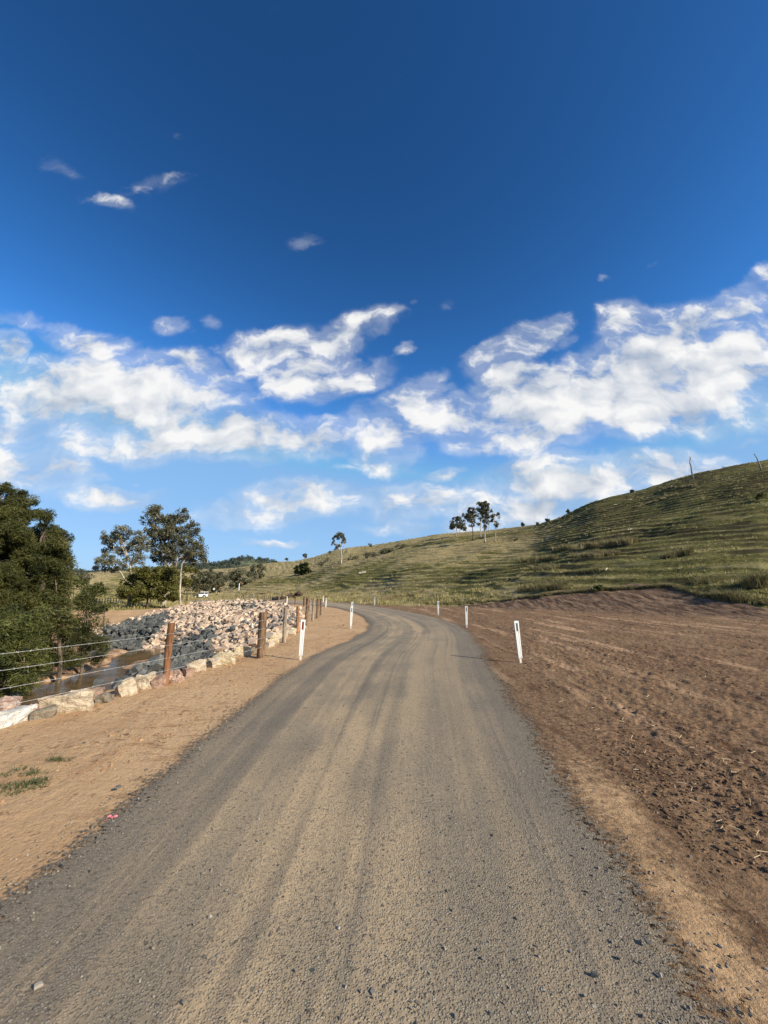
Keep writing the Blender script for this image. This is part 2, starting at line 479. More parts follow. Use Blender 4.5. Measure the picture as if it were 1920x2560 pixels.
# ------------------------------------------------------------------ mesh + object helpers
def mk(name, V, Fc, mat, parent=None, attrs=None, smooth=False, loc=None, fattr=None):
    me = bpy.data.meshes.new(name)
    V = np.asarray(V, np.float32)
    if isinstance(Fc, np.ndarray):
        nf, k_ = Fc.shape
        me.vertices.add(len(V))
        me.vertices.foreach_set('co', V.ravel())
        me.loops.add(nf * k_)
        me.loops.foreach_set('vertex_index', Fc.astype(np.int32).ravel())
        me.polygons.add(nf)
        me.polygons.foreach_set('loop_start', np.arange(0, nf * k_, k_, dtype=np.int32))
        me.update(calc_edges=True)
    else:
        me.from_pydata([tuple(map(float, v)) for v in V], [], Fc)
        me.update()
    for an, vals in (attrs or {}).items():
        at = me.attributes.new(an, 'FLOAT', 'POINT')
        at.data.foreach_set('value', np.asarray(vals, np.float32).ravel())
    for an, vals in (fattr or {}).items():
        at = me.attributes.new(an, 'FLOAT', 'FACE')
        at.data.foreach_set('value', np.asarray(vals, np.float32).ravel())
    me.polygons.foreach_set('use_smooth', np.full(len(me.polygons), bool(smooth)))
    me.materials.append(mat)
    o = bpy.data.objects.new(name, me)
    COL.objects.link(o)
    if parent:
        o.parent = parent
    if loc is not None:
        o.location = loc
    return o


def tag(o, label=None, cat=None, group=None, kind=None):
    if label: o['label'] = label
    if cat: o['category'] = cat
    if group: o['group'] = group
    if kind: o['kind'] = kind
    return o


def empty(name, loc, label, cat, group=None, rz=0.0):
    o = bpy.data.objects.new(name, None)
    COL.objects.link(o)
    o.location = loc
    o.rotation_euler = (0, 0, rz)
    o.empty_display_size = 0.2
    return tag(o, label, cat, group)


class MB:
    """collects pieces (V, F) into one mesh"""
    def __init__(self):
        self.V, self.F, self.n, self.T = [], [], 0, []

    def add(self, V, Fs, t=0.5):
        self.V += [tuple(v) for v in V]
        self.F += [tuple(i + self.n for i in f) for f in Fs]
        self.n += len(V)
        self.T += [t] * len(V)
        return self

    def tube(self, path, rad, sides=8, cap=True, t=0.5, jit=0.0):
        path = [Vector(p) for p in path]
        if not hasattr(rad, '__len__'):
            rad = [rad] * len(path)
        V, Fs = [], []
        up = None
        for i, p in enumerate(path):
            d = (path[min(i + 1, len(path) - 1)] - path[max(i - 1, 0)])
            d = d.normalized() if d.length > 1e-9 else Vector((0, 0, 1))
            if up is None:
                up = d.orthogonal().normalized()
            up = (up - d * up.dot(d))
            up = up.normalized() if up.length > 1e-6 else d.orthogonal().normalized()
            sd = d.cross(up)
            for j in range(sides):
                a = 2 * math.pi * j / sides
                r = rad[i] * (1 + jit * (random.random() - 0.5))
                V.append(p + up * math.cos(a) * r + sd * math.sin(a) * r)
        for i in range(len(path) - 1):
            for j in range(sides):
                a, b = i * sides + j, i * sides + (j + 1) % sides
                Fs.append((a, b, b + sides, a + sides))
        if cap:
            Fs.append(tuple(range(sides - 1, -1, -1)))
            Fs.append(tuple(range((len(path) - 1) * sides, len(path) * sides)))
        return self.add(V, Fs, t)

    def box(self, c, sx, sy, sz, M=None, t=0.5):
        V = [Vector((x * sx / 2, y * sy / 2, z * sz / 2)) for x in (-1, 1) for y in (-1, 1) for z in (-1, 1)]
        if M is not None:
            V = [M @ v for v in V]
        V = [v + Vector(c) for v in V]
        return self.add(V, [(0, 1, 3, 2), (4, 6, 7, 5), (0, 4, 5, 1), (2, 3, 7, 6), (0, 2, 6, 4), (1, 5, 7, 3)], t)

    def build(self, name, mat, parent=None, smooth=False, loc=None):
        return mk(name, self.V, self.F, mat, parent, {'tint': self.T}, smooth, loc)


# ------------------------------------------------------------------ materials
def mat(name, fn):
    m = bpy.data.materials.new(name)
    m.use_nodes = True
    t = NT(m.node_tree)
    out = t.n('ShaderNodeOutputMaterial')
    fn(t, out)
    return m


def bsdf(t, out, col, rough=0.9, normal=None, spec=0.2, metallic=0.0):
    ins = {'Base Color': col if isinstance(col, bpy.types.NodeSocket) else (*col, 1), 'Roughness': rough,
           'Specular IOR Level': spec, 'Metallic': metallic}
    if normal is not None:
        ins['Normal'] = normal
    b = t.n('ShaderNodeBsdfPrincipled', {}, ins)
    t.t.links.new(b.outputs[0], out.inputs[0])
    return b


def bump(t, hgt, strength=0.5, dist=0.02, nrm=None):
    ins = {'Strength': strength, 'Distance': dist, 'Height': hgt}
    if nrm is not None:
        ins['Normal'] = nrm
    return t.n('ShaderNodeBump', {}, ins).outputs[0]


SANDC = (0.50, 0.315, 0.175)
DIRTC = (0.235, 0.140, 0.080)


def sand_nodes(t, P):
    """left verge: pale tan compacted dirt with dark crumbs and faint sweeps"""
    n1 = t.noise(P, 0.55, 4, 0.6)
    st = t.noise(t.mapping(P, rot=0.15, scale=(1.5, 0.35, 1)), 1.6, 4, 0.6)
    fi = t.noise(P, 26, 5, 0.7)
    c = t.mix(t.rng(n1, 0.3, 0.7), (0.44, 0.278, 0.150), (0.53, 0.350, 0.196))
    c = t.mix(t.m('MULTIPLY', t.rng(st, 0.52, 0.68), 0.45), c, (0.36, 0.20, 0.105))
    c = t.mix(t.m('MULTIPLY', t.rng(fi, 0.45, 0.75), 0.35), c, (0.32, 0.19, 0.10))
    cr = t.noise(t.mapping(P, scale=(1, .7, 1)), 13, 5, 0.75)
    crm = t.m('MULTIPLY', t.rng(cr, 0.55, 0.64), t.rng(t.noise(P, 1.1, 4, 0.6), 0.42, 0.58))
    scf = t.noise(t.mapping(P, rot=0.5, scale=(0.8, 3.2, 1)), 2.4, 6, 0.7)
    c = t.mix(t.m('MULTIPLY', t.m('MULTIPLY', t.rng(scf, 0.52, 0.62), 0.75), t.rng(t.noise(P, 0.7, 4, 0.6), 0.38, 0.62)), c, (0.25, 0.135, 0.064))
    c = t.mix(t.m('MULTIPLY', crm, 0.85), c, (0.17, 0.09, 0.043))
    hgt = t.m('ADD', t.m('MULTIPLY', fi, 0.35), t.m('ADD', t.m('MULTIPLY', crm, 0.5), t.m('MULTIPLY', st, 0.3)))
    return c, hgt


def dirt_nodes(t, P):
    """right side: stripped dark brown topsoil, crumbly, with paler graded streaks"""
    n1 = t.noise(P, 0.35, 4, 0.6)
    Pm = t.mapping(P, rot=0.12, scale=(1.0, 0.11, 1))
    st = t.noise(Pm, 1.1, 5, 0.62)
    st2 = t.noise(t.mapping(P, rot=0.12, scale=(1.0, 0.25, 1)), 5.0, 4, 0.6)
    fi = t.noise(P, 17, 6, 0.72)
    c = t.mix(t.rng(fi, 0.35, 0.66), (0.078, 0.044, 0.025), (0.300, 0.182, 0.104))
    c = t.mix(t.m('MULTIPLY', t.rng(n1, 0.35, 0.65), 0.55), c, (0.25, 0.160, 0.090))
    c = t.mix(t.m('MULTIPLY', t.rng(st, 0.51, 0.66), 0.8), c, (0.43, 0.275, 0.165))
    c = t.mix(t.m('MULTIPLY', t.rng(st2, 0.50, 0.66), 0.7), c, (0.088, 0.046, 0.025))
    cr = t.noise(t.mapping(P, rot=0.12, scale=(1, .6, 1)), 10, 6, 0.75)
    crm = t.m('MULTIPLY', t.rng(cr, 0.54, 0.62), t.rng(t.noise(P, 0.9, 4, 0.6), 0.40, 0.58))
    c = t.mix(t.m('MULTIPLY', crm, 0.8), c, (0.045, 0.026, 0.015))
    hgt = t.m('ADD', t.m('MULTIPLY', fi, 1.3), t.m('ADD', t.m('MULTIPLY', st2, 0.8), t.m('MULTIPLY', cr, 0.8)))
    return c, hgt


def ground_fn(t, out):
    P = t.n('ShaderNodeNewGeometry').outputs['Position']
    sc, sh = sand_nodes(t, P)
    dc, dh = dirt_nodes(t, P)
    md = t.attr('dark')
    en = t.noise(P, 1.6, 5, 0.7)
    en2 = t.noise(P, 14, 5, 0.8)
    fd = t.rng(t.m('ADD', md, t.m('ADD', t.m('MULTIPLY', t.m('SUBTRACT', en, 0.5), 0.8), t.m('MULTIPLY', t.m('SUBTRACT', en2, 0.5), 1.0))), 0.32, 0.68)
    c = t.mix(fd, sc, dc)
    hh = t.m('ADD', t.m('MULTIPLY', sh, 0.6), t.m('MULTIPLY', dh, 0.6))
    # pale bank
    bk = t.attr('bank')
    bn = t.noise(t.mapping(P, rot=-0.9, scale=(3.0, 0.6, 1.2)), 1.3, 7, 0.72)
    bc = t.mix(t.rng(bn, 0.4, 0.64), (0.075, 0.044, 0.028), (0.26, 0.168, 0.108))
    c = t.mix(t.m('MULTIPLY', bk, 0.95), c, bc)
    # mud of the creek bed
    mu = t.attr('mud')
    mn = t.noise(P, 1.2, 5, 0.65)
    mc = t.mix(t.rng(mn, 0.35, 0.65), (0.24, 0.135, 0.075), (0.44, 0.28, 0.165))
    c = t.mix(mu, c, mc)
    c = t.mix(t.attr('rock_gap_shade'), c, (0.070, 0.056, 0.045))  # ground under the rocks coloured dark, painting shade into the gaps
    # grass soil
    mg = t.attr('grass')
    gn = t.noise(P, 0.9, 5, 0.65)
    gf = t.rng(t.m('ADD', mg, t.m('MULTIPLY', t.m('SUBTRACT', t.noise(P, 2.5, 5, 0.7), 0.5), 0.8)), 0.38, 0.62)
    Pz_ = t.n('ShaderNodeSeparateXYZ', {}, {0: P}).outputs[2]
    g1 = t.noise(P, 0.055, 5, 0.6)
    gcoord = t.n('ShaderNodeCombineXYZ', {}, {0: t.m('MULTIPLY', t.n('ShaderNodeSeparateXYZ', {}, {0: P}).outputs[0], 0.25),
                                              1: t.m('MULTIPLY', t.n('ShaderNodeSeparateXYZ', {}, {0: P}).outputs[1], 0.12), 2: t.m('MULTIPLY', Pz_, 1.8)}).outputs[0]
    con = t.noise(gcoord, 1.0, 6, 0.68)
    fine = t.noise(P, 3.2, 6, 0.75)
    gc = t.mix(t.rng(fine, 0.33, 0.68), (0.064, 0.058, 0.018), (0.195, 0.178, 0.056))
    gc = t.mix(t.m('MULTIPLY', t.rng(con, 0.50, 0.68), 0.8), gc, (0.30, 0.25, 0.115))
    dryA = t.attr('dry')
    gc = t.mix(t.m('MULTIPLY', t.rng(t.m('ADD', dryA, t.m('MULTIPLY', t.m('SUBTRACT', con, 0.5), 1.2)), 0.40, 0.75), 0.85), gc, (0.40, 0.31, 0.155))
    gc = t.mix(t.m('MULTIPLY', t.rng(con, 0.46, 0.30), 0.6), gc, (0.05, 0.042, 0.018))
    gc = t.mix(t.m('MULTIPLY', t.attr('riser_shade'), 0.85), gc, (0.040, 0.030, 0.017))  # bare soil on the terrace risers, darkened to stand in for their shade
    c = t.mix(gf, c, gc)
    gh = t.m('ADD', t.m('MULTIPLY', con, 3.5), t.m('MULTIPLY', fine, 1.6))
    nb1 = bump(t, hh, 0.9, 0.035)
    nb = bump(t, gh, t.m('MULTIPLY', gf, 0.9), 0.16, nb1)
    bsdf(t, out, c, 0.95, nb, 0.1)


M_GROUND = mat('ground_soil_grass', ground_fn)


def road_fn(t, out):
    P = t.n('ShaderNodeNewGeometry').outputs['Position']
    uv = t.n('ShaderNodeUVMap', {'uv_map': 'road'}).outputs[0]
    su = t.n('ShaderNodeSeparateXYZ', {}, {0: uv})
    across, along = su.outputs[0], su.outputs[1]       # across 0..1 over nominal width; along metres
    v = t.n('ShaderNodeCombineXYZ', {}, {0: t.m('MULTIPLY', across, 4.6), 1: along, 2: 0.0}).outputs[0]
    # tracks: soft bands running along the road
    tr = t.noise(t.mapping(v, scale=(1.6, 0.045, 1)), 1.25, 5, 0.62)
    tr2 = t.noise(t.mapping(v, scale=(5.0, 0.05, 1)), 1.5, 4, 0.6)
    pt = t.noise(t.mapping(v, scale=(1.0, 0.45, 1)), 1.3, 5, 0.62)
    n0 = t.noise(P, 0.8, 4, 0.6)
    base = t.mix(t.rng(n0, 0.35, 0.65), (0.235, 0.188, 0.133), (0.305, 0.240, 0.163))
    side = t.m('MAXIMUM', t.rng(across, 0.30, 0.10), t.m('MULTIPLY', t.rng(across, 0.62, 0.80), 0.8))
    base = t.mix(t.m('MULTIPLY', side, 0.65), base, (0.170, 0.142, 0.113))
    tanf = t.m('MULTIPLY', t.rng(t.m('ADD', t.m('MULTIPLY', tr, 0.6), t.m('MULTIPLY', pt, 0.4)), 0.43, 0.59), 0.9)
    # more fines (tan) on the left-centre of the road, as where wheels run
    tc = t.m('MULTIPLY', t.rng(across, 0.10, 0.33), t.rng(across, 0.72, 0.45))
    tanf = t.m('MULTIPLY', tanf, t.m('ADD', 0.45, t.m('MULTIPLY', tc, 0.55)))
    c = t.mix(tanf, base, (0.50, 0.358, 0.212))
    c = t.mix(t.m('MULTIPLY', t.rng(tr2, 0.54, 0.68), 0.5), c, (0.130, 0.110, 0.090))
    # darker bands of coarse gravel pushed aside by the wheels, running the length of the road
    lb = t.noise(t.mapping(v, scale=(1.0, 0.02, 1)), 2.1, 3, 0.5)
    c = t.mix(t.m('MULTIPLY', t.rng(lb, 0.50, 0.66), 0.55), c, (0.135, 0.118, 0.098))
    c = t.mix(t.m('MULTIPLY', t.rng(lb, 0.46, 0.32), 0.40), c, (0.38, 0.280, 0.170))
    # loose dark edge gravel
    ed = t.m('MAXIMUM', t.rng(across, 0.17, 0.02), t.rng(across, 0.84, 0.98))
    c = t.mix(t.m('MULTIPLY', ed, 0.55), c, (0.155, 0.132, 0.105))
    # individual stones
    vo = t.n('ShaderNodeTexVoronoi', {'feature': 'F1'}, {'Vector': P, 'Scale': 85.0, 'Randomness': 1.0})
    rv = t.n('ShaderNodeSeparateXYZ', {}, {0: vo.outputs['Color']}).outputs[0]
    stone = t.mix(t.rng(rv, 0.0, 1.0, smooth=False), (0.085, 0.072, 0.060), (0.42, 0.36, 0.27))
    smask = t.m('MULTIPLY', t.rng(vo.outputs['Distance'], 0.50, 0.25), t.m('SUBTRACT', 0.80, t.m('MULTIPLY', tanf, 0.25)))
    c = t.mix(smask, c, stone)
    vo2 = t.n('ShaderNodeTexVoronoi', {'feature': 'F1'}, {'Vector': P, 'Scale': 34.0, 'Randomness': 1.0})
    rv2 = t.n('ShaderNodeSeparateXYZ', {}, {0: vo2.outputs['Color']}).outputs
    big = t.m('MULTIPLY', t.rng(vo2.outputs['Distance'], 0.36, 0.26), t.m('GREATER_THAN', rv2[0], 0.86))
    c = t.mix(t.m('MULTIPLY', big, 0.8), c, t.mix(rv2[1], (0.10, 0.088, 0.075), (0.36, 0.32, 0.26)))
    fi = t.noise(P, 34, 5, 0.75)
    med = t.noise(P, 9, 4, 0.7)
    c = t.mix(t.m('MULTIPLY', t.rng(fi, 0.53, 0.68), 0.6), c, (0.045, 0.037, 0.029))
    hgt = t.m('ADD', t.m('MULTIPLY', smask, 0.8), t.m('MULTIPLY', big, 1.6))
    hgt = t.m('ADD', hgt, t.m('ADD', t.m('MULTIPLY', fi, 1.5), t.m('MULTIPLY', med, 0.8)))
    nb = bump(t, hgt, 0.9, 0.009)
    b = bsdf(t, out, c, 0.9, nb, 0.15)
    # ragged shoulder: the gravel thins out into single stones and lets the dirt through
    e = t.m('MINIMUM', across, t.m('SUBTRACT', 1.0, across))
    wide = t.noise(t.mapping(v, scale=(1, 0.6, 1)), 0.9, 4, 0.6)
    en = t.m('ADD', e, t.m('ADD', t.m('MULTIPLY', t.m('SUBTRACT', wide, 0.5), 0.13), t.m('MULTIPLY', t.m('SUBTRACT', t.noise(P, 30, 4, 0.8), 0.5), 0.30)))
    al = t.rng(en, 0.045, 0.075)
    tp = t.n('ShaderNodeBsdfTransparent')
    mx = t.n('ShaderNodeMixShader', {}, {0: al, 1: tp.outputs[0], 2: b.outputs[0]})
    t.t.links.new(mx.outputs[0], out.inputs[0])


M_ROAD = mat('road_gravel', road_fn)


def water_fn(t, out):
    P = t.n('ShaderNodeNewGeometry').outputs['Position']
    nb = bump(t, t.noise(t.mapping(P, scale=(1, 1, 1)), 3.5, 3, 0.5), 0.12, 0.05)
    c = t.mix(t.rng(t.noise(P, 0.8, 3), 0.35, 0.65), (0.085, 0.055, 0.025), (0.17, 0.10, 0.05))
    bsdf(t, out, c, 0.10, nb, 0.28)


M_WATER = mat('creek_water', water_fn)


def leaf_mat(name, lo, hi, dry=None, trans=0.3, rough=0.55):
    def fn(t, out):
        ti = t.attr('tint')
        c = t.mix(ti, lo, hi)
        if dry:
            c = t.mix(t.rng(ti, 0.86, 0.97), c, dry)
        b = t.n('ShaderNodeBsdfPrincipled', {}, {'Base Color': c, 'Roughness': rough, 'Specular IOR Level': 0.3})
        tr = t.n('ShaderNodeBsdfTranslucent', {}, {0: c})
        mx = t.n('ShaderNodeMixShader', {}, {0: trans, 1: b.outputs[0], 2: tr.outputs[0]})
        t.t.links.new(mx.outputs[0], out.inputs[0])
    return mat(name, fn)


M_OAK = leaf_mat('needle_foliage', (0.028, 0.034, 0.011), (0.150, 0.148, 0.040), (0.24, 0.19, 0.065), 0.35)
M_GUM = leaf_mat('gum_foliage', (0.060, 0.062, 0.032), (0.190, 0.180, 0.105), (0.30, 0.19, 0.10), 0.25, 0.42)
M_GUMG = leaf_mat('pale_gum_foliage', (0.085, 0.090, 0.055), (0.26, 0.25, 0.165), (0.34, 0.22, 0.12), 0.25, 0.42)
M_BUSH = leaf_mat('bush_foliage', (0.040, 0.048, 0.013), (0.160, 0.168, 0.042), (0.24, 0.19, 0.075), 0.32)
M_OLIVE = leaf_mat('olive_bush_foliage', (0.055, 0.055, 0.014), (0.215, 0.205, 0.048), (0.30, 0.24, 0.09), 0.32)
M_GRASS = leaf_mat('grass_blades', (0.092, 0.092, 0.021), (0.275, 0.255, 0.075), (0.50, 0.39, 0.195), 0.28)
M_DRYG = leaf_mat('dry_grass_blades', (0.11, 0.105, 0.035), (0.34, 0.27, 0.13), (0.44, 0.35, 0.20), 0.22)
M_WEED = leaf_mat('weed_leaves', (0.07, 0.085, 0.03), (0.16, 0.165, 0.07), (0.30, 0.24, 0.12), 0.3)
M_FOREST = leaf_mat('far_forest', (0.032, 0.045, 0.035), (0.090, 0.105, 0.075), None, 0.1, 0.9)


def wood_fn(lo, hi, sc=(14, 14, 1.6), bs=0.5):
    def fn(t, out):
        P = t.n('ShaderNodeTexCoord').outputs['Object']
        n = t.noise(t.mapping(P, scale=sc), 2.0, 6, 0.65)
        n2 = t.noise(P, 3, 4, 0.6)
        c = t.mix(t.rng(n, 0.33, 0.66), lo, hi)
        c = t.mix(t.m('MULTIPLY', t.rng(n2, 0.5, 0.7), 0.5), c, tuple(x * 0.6 for x in lo))
        bsdf(t, out, c, 0.85, bump(t, n, bs, 0.02), 0.2)
    return fn


M_POSTR = mat('post_red_timber', wood_fn((0.085, 0.038, 0.019), (0.26, 0.125, 0.060)))
M_POSTB = mat('post_brown_timber', wood_fn((0.070, 0.042, 0.025), (0.24, 0.150, 0.086)))
M_POSTG = mat('post_grey_timber', wood_fn((0.13, 0.10, 0.075), (0.36, 0.29, 0.215)))
M_POSTS = mat('post_split_orange', wood_fn((0.13, 0.055, 0.022), (0.38, 0.19, 0.085)))
M_BARK = mat('pale_gum_bark', wood_fn((0.22, 0.185, 0.145), (0.55, 0.48, 0.39), (4, 4, 0.5), 0.3))
M_BARKD = mat('dark_bark', wood_fn((0.050, 0.038, 0.028), (0.15, 0.115, 0.085), (5, 5, 0.8), 0.6))
M_DEAD = mat('dead_grey_timber', wood_fn((0.14, 0.115, 0.095), (0.40, 0.35, 0.30), (6, 6, 0.8), 0.4))
M_CHAR = mat('charred_timber', wood_fn((0.016, 0.011, 0.009), (0.12, 0.075, 0.052), (6, 6, 3), 0.6))


def simple(name, col, rough=0.5, var=0.15, sc=8, metallic=0.0, spec=0.4):
    def fn(t, out):
        P = t.n('ShaderNodeTexCoord').outputs['Object']
        n = t.noise(P, sc, 4, 0.6)
        c = t.mix(t.rng(n, 0.3, 0.7), tuple(x * (1 - var) for x in col), tuple(min(1, x * (1 + var)) for x in col))
        bsdf(t, out, c, rough, None, spec, metallic)
    return mat(name, fn)


def dirtywhite(t, out):
    P = t.n('ShaderNodeTexCoord').outputs['Object']
    z = t.n('ShaderNodeSeparateXYZ', {}, {0: P}).outputs[2]
    n = t.noise(t.mapping(P, scale=(20, 20, 4)), 1.5, 4, 0.6)
    c = t.mix(t.m('MULTIPLY', t.rng(n, 0.5, 0.75), 0.25), (0.80, 0.80, 0.78), (0.52, 0.44, 0.34))
    c = t.mix(t.m('MULTIPLY', t.rng(t.m('ADD', z, t.m('MULTIPLY', n, 0.2)), 0.28, 0.08), 0.55), c, (0.46, 0.32, 0.20))
    bsdf(t, out, c, 0.5, None, 0.4)


M_WHITE = mat('guide_post_white', dirtywhite)
M_GROOVE = simple('guide_post_groove', (0.42, 0.44, 0.46), 0.6)
M_REFR = simple('red_reflector', (0.22, 0.022, 0.014), 0.25, 0.3, 60)
M_REFW = simple('grey_reflector', (0.11, 0.12, 0.125), 0.25, 0.35, 60)
M_STEEL = simple('stake_steel', (0.10, 0.09, 0.085), 0.5, 0.2, 20, 0.6)
M_WIRE = simple('galvanised_wire', (0.48, 0.47, 0.45), 0.4, 0.1, 20, 0.3)
M_CARW = simple('vehicle_white_paint', (0.80, 0.80, 0.80), 0.25, 0.02)
M_CARB = simple('vehicle_black_trim', (0.018, 0.018, 0.020), 0.4, 0.2)
M_GLASS = simple('vehicle_dark_glass', (0.03, 0.035, 0.045), 0.08, 0.1, 8, 0, 0.8)
M_RUB = simple('tyre_rubber', (0.02, 0.02, 0.02), 0.9)
M_RIM = simple('wheel_rim', (0.45, 0.45, 0.45), 0.4, 0.1, 8, 0.6)
M_TAIL = simple('tail_lamp_red', (0.35, 0.02, 0.01), 0.2)
M_SIGN = simple('sign_face_white', (0.78, 0.78, 0.76), 0.5, 0.03)
M_PINK = simple('pink_ribbon', (0.75, 0.22, 0.24), 0.5)
M_STRAW = simple('straw', (0.46, 0.36, 0.22), 0.8)
M_PIPE = simple('black_plastic_pipe', (0.012, 0.013, 0.016), 0.45)


def rock_fn(pal, bs=0.6, sc=5):
    def fn(t, out):
        P = t.n('ShaderNodeTexCoord').outputs['Object']
        ri = t.n('ShaderNodeObjectInfo').outputs['Random']
        ti = t.attr('tint')
        r = t.m('FRACT', t.m('ADD', ri, t.m('MULTIPLY', ti, 3.77)))
        off = t.n('ShaderNodeCombineXYZ', {}, {0: t.m('MULTIPLY', r, 37), 1: t.m('MULTIPLY', r, 91), 2: 0}).outputs[0]
        Q_ = t.vm('ADD', P, off)
        cr = t.n('ShaderNodeValToRGB', {}, {0: r})
        cr.color_ramp.interpolation = 'LINEAR'
        el = cr.color_ramp.elements
        while len(el) < len(pal):
            el.new(0.5)
        for i, c in enumerate(pal):
            el[i].position = i / (len(pal) - 1)
            el[i].color = (*c, 1)
        n = t.noise(Q_, sc, 6, 0.65)
        n2 = t.noise(Q_, sc * 0.35, 3, 0.6)
        c = t.mix(t.m('MULTIPLY', t.rng(n, 0.45, 0.7), 0.5), cr.outputs[0], tuple(x * 0.55 for x in pal[0]))
        c = t.mix(t.m('MULTIPLY', t.rng(n2, 0.5, 0.66), 0.35), c, tuple(min(1, x * 1.25) for x in pal[-1]))
        bsdf(t, out, c, 0.9, bump(t, n, bs * .5, 0.02), 0.15)
    return fn


M_ROCKP = mat('pale_rock', rock_fn([(0.24, 0.165, 0.12), (0.52, 0.38, 0.265), (0.60, 0.46, 0.33), (0.36, 0.25, 0.185), (0.66, 0.53, 0.40), (0.22, 0.165, 0.13), (0.54, 0.38, 0.26)]))
M_ROCKD = mat('dark_rock', rock_fn([(0.055, 0.058, 0.056), (0.085, 0.088, 0.084), (0.12, 0.12, 0.112), (0.065, 0.068, 0.066), (0.16, 0.155, 0.14)]))
M_PEB = mat('loose_stones', rock_fn([(0.10, 0.09, 0.08), (0.20, 0.17, 0.14), (0.33, 0.29, 0.24), (0.14, 0.125, 0.11), (0.26, 0.20, 0.14)], 0.3, 30))
M_CLOD = mat('soil_clods', rock_fn([(0.075, 0.044, 0.026), (0.17, 0.105, 0.060), (0.12, 0.074, 0.043), (0.25, 0.155, 0.090)], 0.4, 20))
M_CRUMB = mat('tan_crumbs', rock_fn([(0.30, 0.175, 0.095), (0.42, 0.26, 0.145), (0.24, 0.14, 0.075), (0.34, 0.21, 0.115)], 0.3, 25))

# ------------------------------------------------------------------ ground sheet
def build_ground():
    az = np.r_[np.linspace(-180, -52, 70, endpoint=False), np.linspace(-52, 52, 800, endpoint=False), np.linspace(52, 180, 70, endpoint=False)]
    az = np.radians(az)
    rr = np.r_[np.geomspace(0.35, 24, 380, endpoint=False), np.geomspace(24, 190, 500, endpoint=False), np.geomspace(200, 3500, 120)]
    A, R = np.meshgrid(az, rr)
    X, Y = R * np.sin(A), R * np.cos(A)
    nr, na = X.shape
    x, y = X.ravel(), Y.ravel()
    z = H(x, y)
    zb, rise, gf, s, g, ins, road, dl, dr, rd = masks(x, y)
    cxm = np.interp(y, [(p[1] + q[1]) / 2 for p, q in zip(RR[:12], RL[:12])], [(p[0] + q[0]) / 2 for p, q in zip(RR[:12], RL[:12])])
    dark = sstep(-0.1, 0.3, x - cxm) * (x > -8)
    dark = np.where(rise > 0.02, 1.0, dark) * (x > -12)
    qx, qy, _ = project(np.stack([x, np.maximum(y, 0.5), z], 1))
    lim = np.interp(qx, [200, 262, 301, 331, 377, 422, 500, 556, 597, 645, 700, 760], [1596, 1579, 1570, 1555, 1543, 1537, 1517, 1505, 1501, 1503, 1507, 1522])
    dcr = pdist(x, y, CREEK)
    gap_shade = ins * ((dcr > 2.1) | (y > 29.5)) * ((pdist(x, y, EDGE) < 7.3) | (y > 24.5)) * (y > 6.8) * ((y < 24) | ((qy > lim) & (qx > 240))) * sstep(.1, .5, pdist(x, y, EDGE))
    # sandy windrow along the right edge close to the camera
    sandy = sstep(0.52, 0.08, dr + 0.2 * fbm(x * .9, y * .9, 77, 3)) * sstep(5.6, 3.2, y + 0.8 * fbm(x, y, 79, 3)) * (x > 0)
    pass
    dark = np.clip(dark - 0.55 * sandy, 0, 1)
    bank = sstep(0.02, 0.3, gf) * (1 - g) * (x > 4) * (y > 10)
    mud = ins * sstep(-1.9, -2.2, z) * 1.0
    mud = np.maximum(mud, ins * (pdist(x, y, LEFT) < 12) * (y < 36) * 0.9)
    wp_ = (hbase(x, y)[0] + (np.clip(rise / 4, 0, 1) * (y > 5)) * (1.1 * fbm(x * 0.045, y * 0.045, 21, 3) + 0.45 * fbm(x * 0.16 + y * .05, y * 0.10, 22, 3)) + 0.9 * fbm(x * 0.09, y * 0.09, 31, 3)) / 0.85
    fr = wp_ % 1.0
    riser_shade = sstep(0.0, 0.08, fr) * sstep(0.38, 0.28, fr) * np.clip(rise / 3, 0, 1) * np.clip(0.9 + 1.8 * fbm(x * 0.14, y * 0.14, 35, 3), 0, 1) * g
    riser_shade = riser_shade * (0.35 + 0.65 * sstep(0.15, 0.55, s))
    # dry grass follows broad ribs on the far flank and the toe near the road
    ribs = 0.5 + 0.5 * np.sin((x * 0.10 + y * 0.055) + 3.0 * fbm(x * 0.02, y * 0.02, 61, 3))
    dry = 0.33 + 0.38 * sstep(0.75, 0.1, s) * ribs + 0.45 * fbm(x * 0.05, y * 0.05, 62, 4) + 0.25 * (y > 150) * (s > -0.5)
    dry = dry * sstep(1.0, 0.3, s) + 0.12
    dry = np.clip(dry, 0, 1)
    V = np.stack([x, y, z], 1)
    V = np.vstack([V, [[0, 0, -0.03]]])
    i = np.arange(nr - 1)[:, None] * na
    j = np.arange(na)[None, :]
    j2 = (j + 1) % na
    q = np.stack([(i + j), (i + j2), (i + na + j2), (i + na + j)], -1).reshape(-1, 4)
    q = q[:, ::-1]
    def ext(a): return np.r_[a, 0.0]
    o = mk('ground', V, q, M_GROUND, None, {'grass': ext(g), 'dark': ext(dark), 'bank': ext(bank), 'mud': ext(mud), 'dry': ext(dry), 'riser_shade': ext(riser_shade), 'rock_gap_shade': ext(gap_shade)}, True)
    tag(o, None, None, None, 'structure')
    return o


build_ground()

